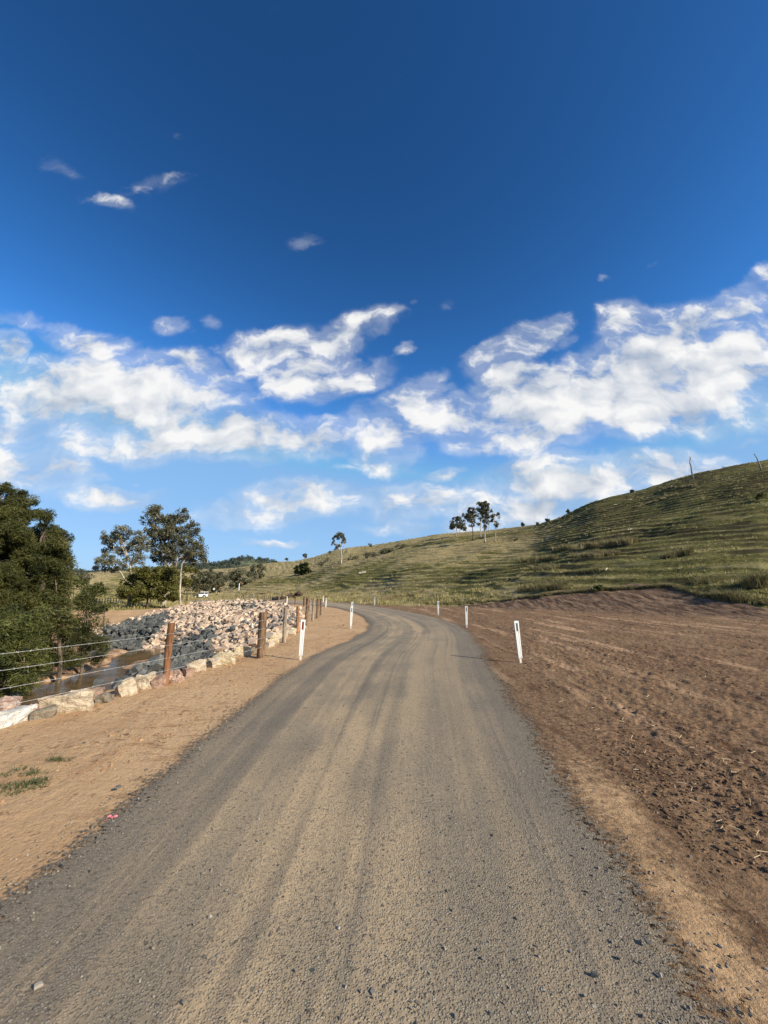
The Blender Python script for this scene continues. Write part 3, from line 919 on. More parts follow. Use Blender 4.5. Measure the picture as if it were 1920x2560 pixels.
# ------------------------------------------------------------------ road sheet
def build_road():
    n = len(RLs)
    nw = 29
    us = np.linspace(-0.07, 1.07, nw)
    # finer stations near the camera
    mid = (RLs + RRs) / 2
    d = np.r_[0, np.cumsum(np.hypot(*np.diff(mid, axis=0).T))]
    V, UVs = [], []
    for k_ in range(n):
        for u in us:
            p = RLs[k_] * (1 - u) + RRs[k_] * u
            V.append((p[0], p[1], 0.0))
            UVs.append((u, d[k_]))
    V = np.array(V)
    UVs = np.array(UVs)
    z = Pz(V[:, 0], V[:, 1])
    u = UVs[:, 0]
    crown = 0.035 * (1 - (2 * np.clip(u, 0, 1) - 1) ** 2)
    ruts = 0.010 * fbm(u * 9, UVs[:, 1] * 0.08, 71, 3)
    edge = np.where((u < 0) | (u > 1), -0.02, 0.0)
    V[:, 2] = z + crown + ruts + edge + 0.004
    i = np.arange(n - 1)[:, None] * nw
    j = np.arange(nw - 1)[None, :]
    q = np.stack([i + j, i + j + 1, i + nw + j + 1, i + nw + j], -1).reshape(-1, 4)
    o = mk('road', V, q, M_ROAD, None, None, True)
    uvl = o.data.uv_layers.new(name='road')
    uvl.data.foreach_set('uv', UVs[q.ravel()].astype(np.float32).ravel())
    tag(o, kind='structure')


build_road()

# ------------------------------------------------------------------ creek water
V = [(-28, 37, WZ), (-7.5, 37, WZ), (-6.6, -28, WZ), (-18, -28, WZ), (-18, 5, WZ), (-18, 12, WZ), (-20, 18, WZ), (-27, 29, WZ)]
tag(mk('water', V, [tuple(range(len(V) - 1, -1, -1))], M_WATER), kind='structure')

# ------------------------------------------------------------------ rocks
def rock_proto(seed, n=14, sq=(1, 0.8, 0.65)):
    r = random.Random(seed)
    bm = bmesh.new()
    for _ in range(n):
        v = Vector((r.gauss(0, 1), r.gauss(0, 1), r.gauss(0, 1))).normalized()
        v = Vector((v.x * sq[0], v.y * sq[1], v.z * sq[2])) * r.uniform(0.46, 0.60)
        bm.verts.new(v)
    res = bmesh.ops.convex_hull(bm, input=bm.verts)
    dead = {g for g in res['geom_interior'] if isinstance(g, bmesh.types.BMVert)} | {g for g in res['geom_unused'] if isinstance(g, bmesh.types.BMVert)}
    bmesh.ops.delete(bm, geom=list(dead), context='VERTS')
    bmesh.ops.triangulate(bm, faces=bm.faces)
    bm.verts.ensure_lookup_table()
    bm.verts.index_update()
    V = np.array([v.co[:] for v in bm.verts])
    Fc = np.array([[v.index for v in f.verts] for f in bm.faces])
    bm.free()
    return V, Fc


def block_proto(seed, sq):
    """angular quarry block: a skewed box with knocked-off corners"""
    r = random.Random(seed)
    bm = bmesh.new()
    for x in (-1, 1):
        for y in (-1, 1):
            for z in (-1, 1):
                p = Vector((x * r.uniform(.72, 1.08) * sq[0], y * r.uniform(.70, 1.08) * sq[1], z * r.uniform(.70, 1.08) * sq[2])) * 0.5
                if r.random() < 0.2:
                    q = p.copy(); q.x *= r.uniform(.2, .5); bm.verts.new(q)
                    p.z *= r.uniform(.1, .5)
                bm.verts.new(p)
    res = bmesh.ops.convex_hull(bm, input=bm.verts)
    dead = {g for k_ in ('geom_interior', 'geom_unused') for g in res[k_] if isinstance(g, bmesh.types.BMVert)}
    bmesh.ops.delete(bm, geom=list(dead), context='VERTS')
    bmesh.ops.triangulate(bm, faces=bm.faces)
    bm.verts.ensure_lookup_table(); bm.verts.index_update()
    V = np.array([v.co[:] for v in bm.verts])
    Fc = np.array([[v.index for v in f.verts] for f in bm.faces])
    bm.free()
    return V, Fc


PROT = [block_proto(100 + i, (1.15, 0.7 + 0.06 * (i % 6), 0.5 + 0.07 * (i % 5))) for i in range(14)]


def rand_rot(n):
    q = rng.normal(size=(n, 4))
    q /= np.linalg.norm(q, axis=1)[:, None]
    w_, x, y, z = q.T
    return np.stack([1 - 2 * (y * y + z * z), 2 * (x * y - z * w_), 2 * (x * z + y * w_),
                     2 * (x * y + z * w_), 1 - 2 * (x * x + z * z), 2 * (y * z - x * w_),
                     2 * (x * z - y * w_), 2 * (y * z + x * w_), 1 - 2 * (x * x + y * y)], 1).reshape(n, 3, 3)


def scatter(name, pos, size, mt, protos=PROT, flat=1.0, fattrs=None):
    """merge many small lumps into one mesh"""
    n = len(pos)
    Rm = rand_rot(n)
    pid = rng.integers(0, len(protos), n)
    Vs, Fs, Ts, off = [], [], [], 0
    for p, (pv, pf) in enumerate(protos):
        idx = np.nonzero(pid == p)[0]
        if len(idx) == 0:
            continue
        v = np.einsum('nij,vj->nvi', Rm[idx], pv) * size[idx][:, None, None]
        v[:, :, 2] *= flat
        v += pos[idx][:, None, :]
        k_ = len(pv)
        Vs.append(v.reshape(-1, 3))
        Fs.append((pf[None] + (np.arange(len(idx)) * k_)[:, None, None] + off).reshape(-1, 3))
        Ts.append(np.repeat(rng.random(len(idx)), k_))
        off += len(idx) * k_
    return mk(name, np.vstack(Vs), np.vstack(Fs), mt, None, {'tint': np.concatenate(Ts)})


def bowl_rocks():
    N = 110000
    X = rng.uniform(-46, -3.5, N)
    Y = rng.uniform(4, 56, N)
    m = inside(X, Y, BOWL)
    X, Y = X[m], Y[m]
    dR, dL = pdist(X, Y, EDGE), pdist(X, Y, LEFT)
    z = H(X, Y)
    dc = pdist(X, Y, CREEK)
    far = inside(X, Y, DARK1)
    # rock is on the road side and the far face of the bowl; the creek bed and left bank are bare
    keep = (dL > 3.0) & ((dc > 2.0) | (Y > 29)) & ((Y < 24) | (project(np.stack([X, Y, z], 1))[0] > 235)) & ((dR < 7.5) | (Y > 24)) & (Y > 6.5)
    keep &= ~((X < -33) & (dR < 2.0) & ~far)
    X, Y, z, dR = X[keep], Y[keep], z[keep], dR[keep]
    size = np.clip(np.exp(rng.normal(math.log(0.34), 0.28, len(X))), .18, .56) * (0.58 + 0.42 * sstep(12, 26, Y))
    # the dirt batter above the rock on the far left stays bare
    qx, qy, _ = project(np.stack([X, Y, z], 1))
    lim = np.interp(qx, [200, 262, 301, 331, 377, 422, 500, 556, 597, 645, 700, 760], [1592, 1575, 1566, 1551, 1539, 1533, 1513, 1502, 1499, 1501, 1505, 1520])
    k2 = (qy > lim) | (Y < 24)
    X, Y, z, dR, size = X[k2], Y[k2], z[k2], dR[k2], size[k2]
    # poisson-ish thinning on a grid
    o = rng.permutation(len(X))
    cell = 0.225
    occ, sel = {}, []
    for i in o:
        kx, ky = int(X[i] / cell), int(Y[i] / cell)
        if (kx, ky) in occ:
            continue
        occ[(kx, ky)] = 1
        sel.append(i)
    sel = np.array(sel)
    return X[sel], Y[sel], z[sel], size[sel]


rx, ry, rz_, rs_ = bowl_rocks()
zpos = rz_ + rng.uniform(-0.12, 0.34, len(rx))
# a mound of rock towards the far crest so that the pile stands a little proud
zpos += 0.25 * sstep(38, 46, ry) * sstep(6, 2, pdist(rx, ry, EDGE)) * sstep(-34, -28, rx)
Pk = np.stack([rx, ry, zpos], 1)
ppx, ppy, pzc = project(Pk)
jx, jy = ppx + rng.normal(size=len(rx)) * 6, ppy + rng.normal(size=len(rx)) * 4
isd = inside(jx, jy, [(150, 1700), (215, 1600), (262, 1568), (331, 1548), (422, 1528), (418, 1552), (385, 1580), (372, 1604), (345, 1625), (330, 1640), (150, 1720)])
isd |= inside(jx, jy, [(200, 1800), (330, 1655), (395, 1632), (435, 1605), (500, 1582), (530, 1566), (540, 1590), (528, 1612), (545, 1640), (570, 1655), (700, 1640), (700, 1800)])
isd |= inside(jx, jy, [(575, 1503), (640, 1508), (640, 1530), (590, 1522)]) & (rng.random(len(rx)) < .45)
isd |= rng.random(len(rx)) < 0.07
vis = (ppx > 0) & (ppx < 1920)
# a rock shows if the sight line to it clears the near bank
gridline = np.ones(len(rx), bool)
for tt in np.linspace(0.15, 0.96, 24):
    gz = H(rx * tt, ry * tt, False)
    gridline &= (CAMH + (zpos + 0.12 - CAMH) * tt) > gz + 0.02
vis &= gridline
score = rs_ / pzc * vis
order = np.argsort(-score)
BIG = order[:300]
rest = np.setdiff1d(np.arange(len(rx)), BIG)
rest = rest[(pzc[rest] > 1)]
pm = [mk('rock', v, f, M_ROCKP) for v, f in PROT]
dm = []
for o in pm:
    me = o.data.copy()
    me.materials.clear()
    me.materials.append(M_ROCKD)
    dm.append(me)
pmesh = [o.data for o in pm]
for o in pm:
    bpy.data.objects.remove(o)
for n_, i in enumerate(BIG):
    dk = bool(isd[i])
    o = bpy.data.objects.new('rock', (dm if dk else pmesh)[n_ % 14])
    COL.objects.link(o)
    o.location = Pk[i]
    o.rotation_euler = (random.uniform(-.8, .8), random.uniform(-.8, .8), random.uniform(0, 6.28))
    o.scale = (rs_[i],) * 3
    if dk:
        tag(o, 'angular dark grey quarry rock among the largest at the creek side of the rock slope', 'rock', 'larger dark grey rocks of the rock slope')
    else:
        tag(o, 'angular cream or brown quarry rock among the largest of the rock slope below the fence', 'rock', 'larger pale rocks of the rock slope')


def merge_rest(idx):
    d = isd[idx]
    a = scatter('rock_slope', Pk[idx][~d], rs_[idx][~d], M_ROCKP, flat=0.9)
    b = scatter('rock_slope_dark', Pk[idx][d], rs_[idx][d], M_ROCKD, flat=0.9)
    # one object, two materials
    na_, nb_ = len(a.data.polygons), len(b.data.polygons)
    def arr(m):
        v = np.empty(len(m.vertices) * 3, np.float32); m.vertices.foreach_get('co', v)
        l = np.empty(len(m.loops), np.int32); m.loops.foreach_get('vertex_index', l)
        t = np.empty(len(m.vertices), np.float32); m.attributes['tint'].data.foreach_get('value', t)
        return v.reshape(-1, 3), l.reshape(-1, 3), t
    va, la, ta = arr(a.data)
    vb, lb, tb = arr(b.data)
    o = mk('rock_slope', np.vstack([va, vb]), np.vstack([la, lb + len(va)]), M_ROCKP, None, {'tint': np.r_[ta, tb]})
    o.data.materials.append(M_ROCKD)
    o.data.polygons.foreach_set('material_index', np.r_[np.zeros(na_, np.int32), np.ones(nb_, np.int32)])
    bpy.data.objects.remove(a)
    bpy.data.objects.remove(b)
    tag(o, 'mass of broken cream and grey quarry rock lining the creek bank', 'rocks', None, 'stuff')


merge_rest(rest)


# boulders laid along the edge of the verge
def boulder(px, py, w_, d_, h_, rz, label, mt=None, seed=0, sink=0.26, n=10):
    r = random.Random(seed)
    w_, d_, h_ = w_ * .66, d_ * .56, h_ * .86
    bm = bmesh.new()
    for sx in (-1, 1):
        for sy in (-1, 1):
            for sz_ in (-1, 1):
                bm.verts.new((sx * .5 * w_ * r.uniform(.62, 1.05), sy * .5 * d_ * r.uniform(.62, 1.05), sz_ * .5 * h_ * r.uniform(.45, 1.05)))
    for _ in range(3):
        bm.verts.new((r.uniform(-.4, .4) * w_, r.uniform(-.4, .4) * d_, h_ * r.uniform(.45, .62)))
    res = bmesh.ops.convex_hull(bm, input=bm.verts)
    dead = {g for k_ in ('geom_interior', 'geom_unused') for g in res[k_] if isinstance(g, bmesh.types.BMVert)}
    bmesh.ops.delete(bm, geom=list(dead), context='VERTS')
    bmesh.ops.subdivide_edges(bm, edges=bm.edges, cuts=3, use_grid_fill=True)
    bmesh.ops.triangulate(bm, faces=bm.faces)
    for v in bm.verts:
        nz = fbm(np.array([v.co.x * 9 + seed]), np.array([v.co.y * 9 + v.co.z * 12]), seed, 3)[0]
        v.co += v.co.normalized() * float(nz) * 0.30 * min(w_, h_)
    me = bpy.data.meshes.new('boulder')
    bm.to_mesh(me)
    bm.free()
    me.polygons.foreach_set('use_smooth', np.zeros(len(me.polygons), bool))
    me.materials.append(mt or M_ROCKP)
    o = bpy.data.objects.new('boulder', me)
    COL.objects.link(o)
    x, y = plane(px, py)
    o.location = (x, y, h1(x, y) + h_ * (0.5 - sink))
    o.rotation_euler = (r.uniform(-.12, .12), r.uniform(-.12, .12), rz)
    return tag(o, label, 'boulder', 'boulders laid along the edge of the verge')


def blockmat(name, c, c2, cf=0.3):
    def fn(t, out):
        P = t.n('ShaderNodeTexCoord').outputs['Object']
        n = t.noise(P, 6, 7, 0.72)
        n2 = t.noise(P, 22, 6, 0.75)
        n3 = t.noise(t.mapping(P, rot=.6, scale=(1, 4, 2.5)), 4, 5, 0.65)
        vo = t.n('ShaderNodeTexVoronoi', {'feature': 'DISTANCE_TO_EDGE'}, {'Vector': t.vm('ADD', P, t.vm('MULTIPLY', t.n('ShaderNodeTexNoise', {}, {'Vector': P, 'Scale': 5.0}).outputs['Color'], (.25, .25, .25))), 'Scale': 5.0})
        crack = t.rng(vo.outputs['Distance'], 0.0, 0.05, 1.0, 0.0)
        cc = t.mix(t.rng(n, 0.40, 0.62), tuple(x * .8 for x in c), c2)
        cc = t.mix(t.m('MULTIPLY', t.rng(n3, 0.50, 0.66), cf + .05), cc, (0.26, 0.155, 0.095))
        cc = t.mix(t.m('MULTIPLY', t.rng(n2, 0.52, 0.68), 0.5), cc, tuple(x * .45 for x in c))
        cc = t.mix(t.m('MULTIPLY', crack, 0.12), cc, (0.10, 0.065, 0.04))
        # soil splashed on the lower part
        zz = t.n('ShaderNodeSeparateXYZ', {}, {0: P}).outputs[2]
        cc = t.mix(t.m('MULTIPLY', t.rng(t.m('ADD', zz, t.m('MULTIPLY', n, 0.2)), 0.10, -0.02), 0.6), cc, (0.40, 0.25, 0.135))
        h = t.m('ADD', t.m('MULTIPLY', n, 1.2), t.m('SUBTRACT', t.m('MULTIPLY', n2, .6), t.m('MULTIPLY', crack, .15)))
        bsdf(t, out, cc, 0.9, bump(t, h, 0.9, 0.05), 0.15)
    return mat(name, fn)


MB_W = blockmat('white_quartz_rock', (0.64, 0.60, 0.54), (0.76, 0.73, 0.68), 0.05)
MB_C = blockmat('cream_sandstone', (0.50, 0.385, 0.265), (0.64, 0.53, 0.385))
MB_P = blockmat('pink_sandstone', (0.46, 0.28, 0.21), (0.62, 0.46, 0.36))
MB_Y = blockmat('yellow_sandstone', (0.54, 0.42, 0.255), (0.66, 0.56, 0.38))
MB_B = blockmat('brown_stone', (0.27, 0.17, 0.13), (0.42, 0.28, 0.21))
MB_G = blockmat('grey_stone', (0.20, 0.175, 0.14), (0.33, 0.28, 0.21))

boulder(18, 1812, 0.80, 0.5, 0.26, 1.35, 'bright white boulder at the left edge of the photo, nearest of the row', MB_W, 1)
boulder(10, 1788, 0.50, 0.5, 0.30, 0.5, 'brown and pink boulder behind the bright white boulder', MB_P, 2)
boulder(72, 1797, 0.30, 0.35, 0.22, 0.4, 'small pinkish grey rock just right of the bright white boulder', MB_P, 3)
boulder(100, 1797, 0.42, 0.3, 0.20, 0.7, 'small tan rock with a dark shaded face left of the big cream block', MB_G, 4)
boulder(175, 1776, 0.95, 0.55, 0.36, 0.38, 'big flat cream sandstone block, largest in the row of boulders', MB_C, 5)
boulder(225, 1747, 0.55, 0.5, 0.24, 0.6, 'flat brown slab behind the big cream block', MB_B, 6)
boulder(262, 1755, 0.34, 0.4, 0.16, 0.1, 'low grey brown rock half buried right of the big cream block', MB_G, 7)
boulder(318, 1738, 0.52, 0.45, 0.30, 0.8, 'white and grey boulder two places left of the reddish fence post', MB_C, 8)
boulder(360, 1722, 0.42, 0.42, 0.36, 0.3, 'upright cream boulder with a shaded left side left of the reddish fence post', MB_C, 9)
boulder(392, 1718, 0.40, 0.4, 0.28, 0.6, 'brown rock wedged just left of the reddish fence post', MB_B, 10)
boulder(437, 1706, 0.42, 0.4, 0.34, 0.2, 'orange stained rock just right of the reddish fence post', MB_P, 11)
boulder(470, 1690, 0.30, 0.3, 0.22, 0.9, 'small dark streaked rock between orange stained rock and long cream slab', MB_B, 12)
boulder(490, 1678, 0.62, 0.5, 0.32, 0.5, 'long cream slab right of the reddish fence post', MB_C, 13)
boulder(535, 1668, 0.40, 0.45, 0.28, 1.0, 'small pale rock leaning on the yellow sandstone block', MB_C, 14)
boulder(560, 1660, 0.80, 0.5, 0.34, 0.55, 'yellow sandstone block midway between the reddish post and the thick post', MB_Y, 15)
boulder(605, 1640, 0.70, 0.5, 0.34, 0.45, 'orange cream block left of the thick brown fence post', MB_Y, 16)
boulder(630, 1630, 0.26, 0.26, 0.18, 0.0, 'grey brown rock behind the thick brown fence post', MB_G, 17)
boulder(670, 1618, 0.5, 0.45, 0.30, 1.2, 'rounded pale rock with dark shadow just right of the thick fence post', MB_C, 18)
boulder(686, 1607, 0.6, 0.5, 0.34, 0.4, 'yellowish block before the slim grey post behind the thick post', MB_Y, 19)
boulder(703, 1596, 0.7, 0.6, 0.36, 0.6, 'pale flat block behind the slim grey post', MB_C, 20)
boulder(725, 1588, 0.7, 0.6, 0.40, 0.2, 'large cream block left of the split orange post', MB_C, 21)
boulder(747, 1574, 0.7, 0.6, 0.40, 0.9, 'cream block right of the split orange post', MB_C, 22)

# ------------------------------------------------------------------ loose stones, clods, crumbs
def on_ground(n, f):
    pass


def screen_ground_points(n, az0, az1, r0, r1):
    a = np.radians(rng.uniform(az0, az1, n))
    r = np.exp(rng.uniform(math.log(r0), math.log(r1), n))
    return r * np.sin(a), r * np.cos(a)


def road_uv_mask(X, Y):
    return inside(X, Y, ROADPOLY)


X, Y = screen_ground_points(26000, -50, 50, 1.3, 22)
onr = inside(X, Y, ROADPOLY)
dl_, dr_ = pdist(X, Y, [tuple(p) for p in RLs[::8]]), pdist(X, Y, [tuple(p) for p in RRs[::8]])
edge_ = np.minimum(dl_, dr_)
keep = (onr & (rng.random(len(X)) < 0.07 + 0.30 * (edge_ < 0.5))) | ((~onr) & (edge_ < 0.35) & (rng.random(len(X)) < 0.25))
keep &= ~((~onr) & (X > 0) & (Y < 1))
X, Y = X[keep], Y[keep]
sz = np.exp(rng.normal(math.log(0.0085), 0.42, len(X))) * (0.8 + 0.06 * np.hypot(X, Y))
u_ = np.clip((X + 2.2) / 4, 0, 1)
zr = Pz(X, Y) + np.where(inside(X, Y, ROADPOLY), 0.035 * (1 - (2 * u_ - 1) ** 2) + 0.004, H(X, Y))
st = scatter('loose_gravel', np.stack([X, Y, zr + sz * 0.15], 1), np.clip(sz, 0.004, 0.017), M_PEB, flat=0.75)
tag(st, 'loose grey stones scattered over the gravel road', 'gravel', None, 'stuff')

# some bigger stones that one can pick out
SPOTS = [(1062, 2447, .035, 'grey'), (1016, 2425, .028, 'grey'), (1045, 2535, .032, 'pale grey'), (92, 2490, .045, 'white'), (931, 2508, .040, 'pale'),
         (778, 2454, .038, 'dark grey'), (1620, 2375, .045, 'bluish grey'), (1488, 2460, .04, 'dark grey'), (1440, 1937, .035, 'white tipped'),
         (1650, 1828, .035, 'white'), (294, 1979, .055, 'dark slate'), (210, 1858, .05, 'dark slate'), (802, 2123, .03, 'small grey'), (1232, 2102, .03, 'tan')]
WHERE = ['right of the road centre near the bottom of the photo', 'just above another grey stone near the bottom of the photo', 'at the very bottom of the photo on the road',
         'in the bottom left corner on the dark gravel', 'low centre on the gravel', 'low on the gravel left of the road centre', 'at the right road edge near the bottom corner',
         'on the right gravel edge at the bottom', 'at the right gravel edge beside the tan strip', 'lying on the dark dirt right of the road', 'flat on the tan verge near the road edge',
         'on the tan verge below the boulders', 'alone in the middle left of the road', 'alone in the middle of the road']
for i, ((px, py, s_, nm), wh) in enumerate(zip(SPOTS, WHERE)):
    g = plane(px, py)
    zt = 0.03 if inside(np.array([g[0]]), np.array([g[1]]), ROADPOLY)[0] else h1(*g)
    v, f = PROT[i]
    s_ *= 0.5
    dk = 'dark' in nm or 'bluish' in nm
    o = mk('stone', v, f, M_ROCKD if dk else M_PEB, None, {'tint': np.full(len(v), 0.5 if dk else (0.53 if 'white' in nm else 0.3))})
    o.location = (g[0], g[1], zt + s_ * 0.25)
    o.scale = (s_ * 1.2, s_, s_)
    o.rotation_euler = (0, 0, i * 1.3)
    tag(o, nm + ' stone ' + wh, 'stone', 'single stones lying on road and verges')

# clods on the dark dirt
X, Y = screen_ground_points(60000, 5, 50, 1.6, 36)
mk_ = masks(X, Y)
cl = fbm(X * 0.8, Y * 0.5, 83, 4)
keep = (~mk_[6]) & (mk_[4] < 0.5) & (mk_[9] > 0.25) & (rng.random(len(X)) < np.clip(0.10 + 1.5 * cl, 0.01, .8))
keep &= ~((Y < 5) & (mk_[8] < 0.3))
X, Y = X[keep], Y[keep]
sz = np.exp(rng.normal(math.log(0.0135), 0.5, len(X))) * (0.8 + 0.03 * np.hypot(X, Y))
cd = scatter('soil_clods', np.stack([X, Y, H(X, Y) + sz * 0.1], 1), np.clip(sz, 0.006, 0.07), M_CLOD, flat=0.7)
tag(cd, 'crumbly dark brown soil clods strewn over the stripped ground right of the road', 'soil', None, 'stuff')

X, Y = screen_ground_points(30000, -50, 0, 2.2, 40)
mk_ = masks(X, Y)
cl = fbm(X * 0.9, Y * 0.9, 85, 4)
keep = (~mk_[6]) & (~mk_[5]) & (mk_[4] < 0.3) & (mk_[9] > 0.15) & (X > -30) & (rng.random(len(X)) < np.clip(0.10 + 1.5 * cl, 0.01, .8))
X, Y = X[keep], Y[keep]
sz = np.exp(rng.normal(math.log(0.014), 0.5, len(X))) * (0.7 + 0.05 * np.hypot(X, Y))
cd = scatter('tan_soil_crumbs', np.stack([X, Y, H(X, Y) + sz * 0.1], 1), np.clip(sz, 0.006, 0.07), M_CRUMB, flat=0.6)
tag(cd, 'small tan soil crumbs scattered over the verge left of the road', 'soil', None, 'stuff')


# straw and twigs on the dark dirt
def straw_bits():
    X, Y = screen_ground_points(500, 12, 48, 1.8, 12)
    m = masks(X, Y)
    keep = (~m[6]) & (m[9] > 0.4) & (fbm(X * 0.7, Y * 0.7, 88, 3) > 0.02)
    X, Y = X[keep], Y[keep]
    z = H(X, Y) + 0.012
    a = rng.uniform(0, np.pi, len(X))
    L = rng.uniform(0.02, 0.09, len(X))
    wd = 0.0018 + 0.0004 * np.hypot(X, Y)
    dxv, dyv = np.cos(a), np.sin(a)
    P0 = np.stack([X - dxv * L / 2, Y - dyv * L / 2, z], 1)
    P1 = np.stack([X + dxv * L / 2, Y + dyv * L / 2, z + rng.uniform(-.004, .02, len(X))], 1)
    sd = np.stack([-dyv, dxv, np.zeros_like(a)], 1) * wd[:, None] * 0.5
    up = np.zeros_like(sd); up[:, 2] = wd
    V = np.stack([P0 - sd, P0 + sd, P0 + up, P1 - sd, P1 + sd, P1 + up], 1).reshape(-1, 3)
    b = np.arange(len(X))[:, None, None] * 6
    q = np.array([[0, 3, 4, 1], [1, 4, 5, 2], [2, 5, 3, 0]])[None] + b
    o = mk('straw', V, q.reshape(-1, 4), M_STRAW, None)
    tag(o, 'bits of dry straw and twigs strewn over the dark dirt right of the road', 'straw', None, 'stuff')


straw_bits()

# ------------------------------------------------------------------ grass on the hill and paddock
def blades(pos, hgt, wid, nb, spread, tint, droop=0.5):
    """tufts of bent blades: returns V, F(tri), T"""
    n = len(pos)
    N = n * nb
    base = np.repeat(pos, nb, 0)
    hh = np.repeat(hgt, nb) * rng.uniform(0.55, 1.1, N)
    ww = np.repeat(wid, nb)
    sp = np.repeat(spread, nb)
    a = rng.uniform(0, 2 * np.pi, N)
    r = np.sqrt(rng.random(N)) * sp
    bx_, by_ = base[:, 0] + np.cos(a) * r, base[:, 1] + np.sin(a) * r
    a2 = a + rng.normal(0, 0.7, N)
    ln = hh * rng.uniform(0.15, 0.15 + droop, N)
    tx, ty = bx_ + np.cos(a2) * ln, by_ + np.sin(a2) * ln
    b = rng.uniform(0, np.pi, N)
    sx, sy = np.cos(b) * ww / 2, np.sin(b) * ww / 2
    z0 = base[:, 2] - 0.03
    mx_, my_ = bx_ * .65 + tx * .35, by_ * .65 + ty * .35
    V = np.stack([np.stack([bx_ - sx, by_ - sy, z0], 1), np.stack([bx_ + sx, by_ + sy, z0], 1),
                  np.stack([mx_ + sx * .8, my_ + sy * .8, z0 + hh * .6], 1), np.stack([mx_ - sx * .8, my_ - sy * .8, z0 + hh * .6], 1),
                  np.stack([tx, ty, z0 + hh], 1)], 1).reshape(-1, 3)
    k_ = np.arange(N)[:, None, None] * 5
    Fs = (np.array([[0, 1, 2], [0, 2, 3], [3, 2, 4]])[None] + k_).reshape(-1, 3)
    tt = np.clip(np.repeat(tint, nb) + rng.normal(0, 0.10, N), 0, 1)
    return V, Fs, np.repeat(tt, 5)


def join(parts):
    V, Fs, T, off = [], [], [], 0
    for v, f, t_ in parts:
        V.append(v); Fs.append(f + off); T.append(t_)
        off += len(v)
    return np.vstack(V), np.vstack(Fs), np.concatenate(T)


def hill_grass():
    N = 210000
    X, Y = screen_ground_points(N, -47, 50, 22, 330)
    zb, rise, gf, s, g, ins, road, dl, dr, rd = masks(X, Y)
    keep = (g > 0.45) & (~ins) & (rd > 0.5)
    X, Y, s, rise, gf = X[keep], Y[keep], s[keep], rise[keep], gf[keep]
    z = H(X, Y)
    R = np.hypot(X, Y)
    # only what faces the valley
    nz = fbm(X * 0.35, Y * 0.35, 101, 4)
    zz_ = zb[keep] + (np.clip(rise / 4, 0, 1)) * (1.1 * fbm(X * 0.045, Y * 0.045, 21, 3) + 0.45 * fbm(X * 0.16 + Y * .05, Y * 0.10, 22, 3))
    ph = ((zz_ + 0.9 * fbm(X * 0.09, Y * 0.09, 31, 3)) / 0.85) % 1.0
    tread = sstep(0.30, 0.40, ph) * sstep(1.0, .8, ph)
    lip = sstep(0.28, 0.34, ph) * sstep(0.52, 0.42, ph) * sstep(0.2, 0.45, s) * (R < 150)
    tread = np.maximum(tread, lip)
    tread = np.where((rise < 1) | (Y > 170), 0.6, tread)
    keep = rng.random(len(X)) < np.clip(0.25 + 1.2 * nz, 0.05, .8) * (0.06 + 1.1 * tread)
    X, Y, z, R, s, gf, rise, lip = X[keep], Y[keep], z[keep], R[keep], s[keep], gf[keep], rise[keep], lip[keep]
    ribs = 0.5 + 0.5 * np.sin((X * 0.10 + Y * 0.055) + 3.0 * fbm(X * 0.02, Y * 0.02, 61, 3))
    dry = 0.24 + 0.5 * sstep(0.7, 0.1, s) * ribs + 0.8 * fbm(X * 0.12, Y * 0.12, 62, 4) + 0.30 * sstep(130, 200, Y)
    toe = sstep(14, 2, rise * 6) * sstep(0.45, 0.1, s)
    dry = dry + 0.35 * toe
    tint = np.where(rng.random(len(X)) < np.clip(dry, 0.04, 0.9), 0.93, np.clip(rng.uniform(0.05, 0.75, len(X)) + 0.1 * sstep(.5, .1, s) + 0.35 * lip, 0, .85))
    hgt = (0.07 + 0.13 * rng.random(len(X)) ** 2) * (1 + 0.8 * (tint > 0.9)) * (0.8 + R * 0.005)
    hgt *= 1 + 1.0 * toe
    wid = 0.010 + R * 0.0007
    return blades(np.stack([X, Y, z], 1), hgt, wid, 6, 0.10 + 0.0016 * R, tint)


gv = hill_grass()
go = mk('hill_grass', gv[0], gv[1], M_GRASS, None, {'tint': gv[2]})
tag(go, 'short green and straw coloured pasture grass covering the hillside and paddocks', 'grass', None, 'stuff')


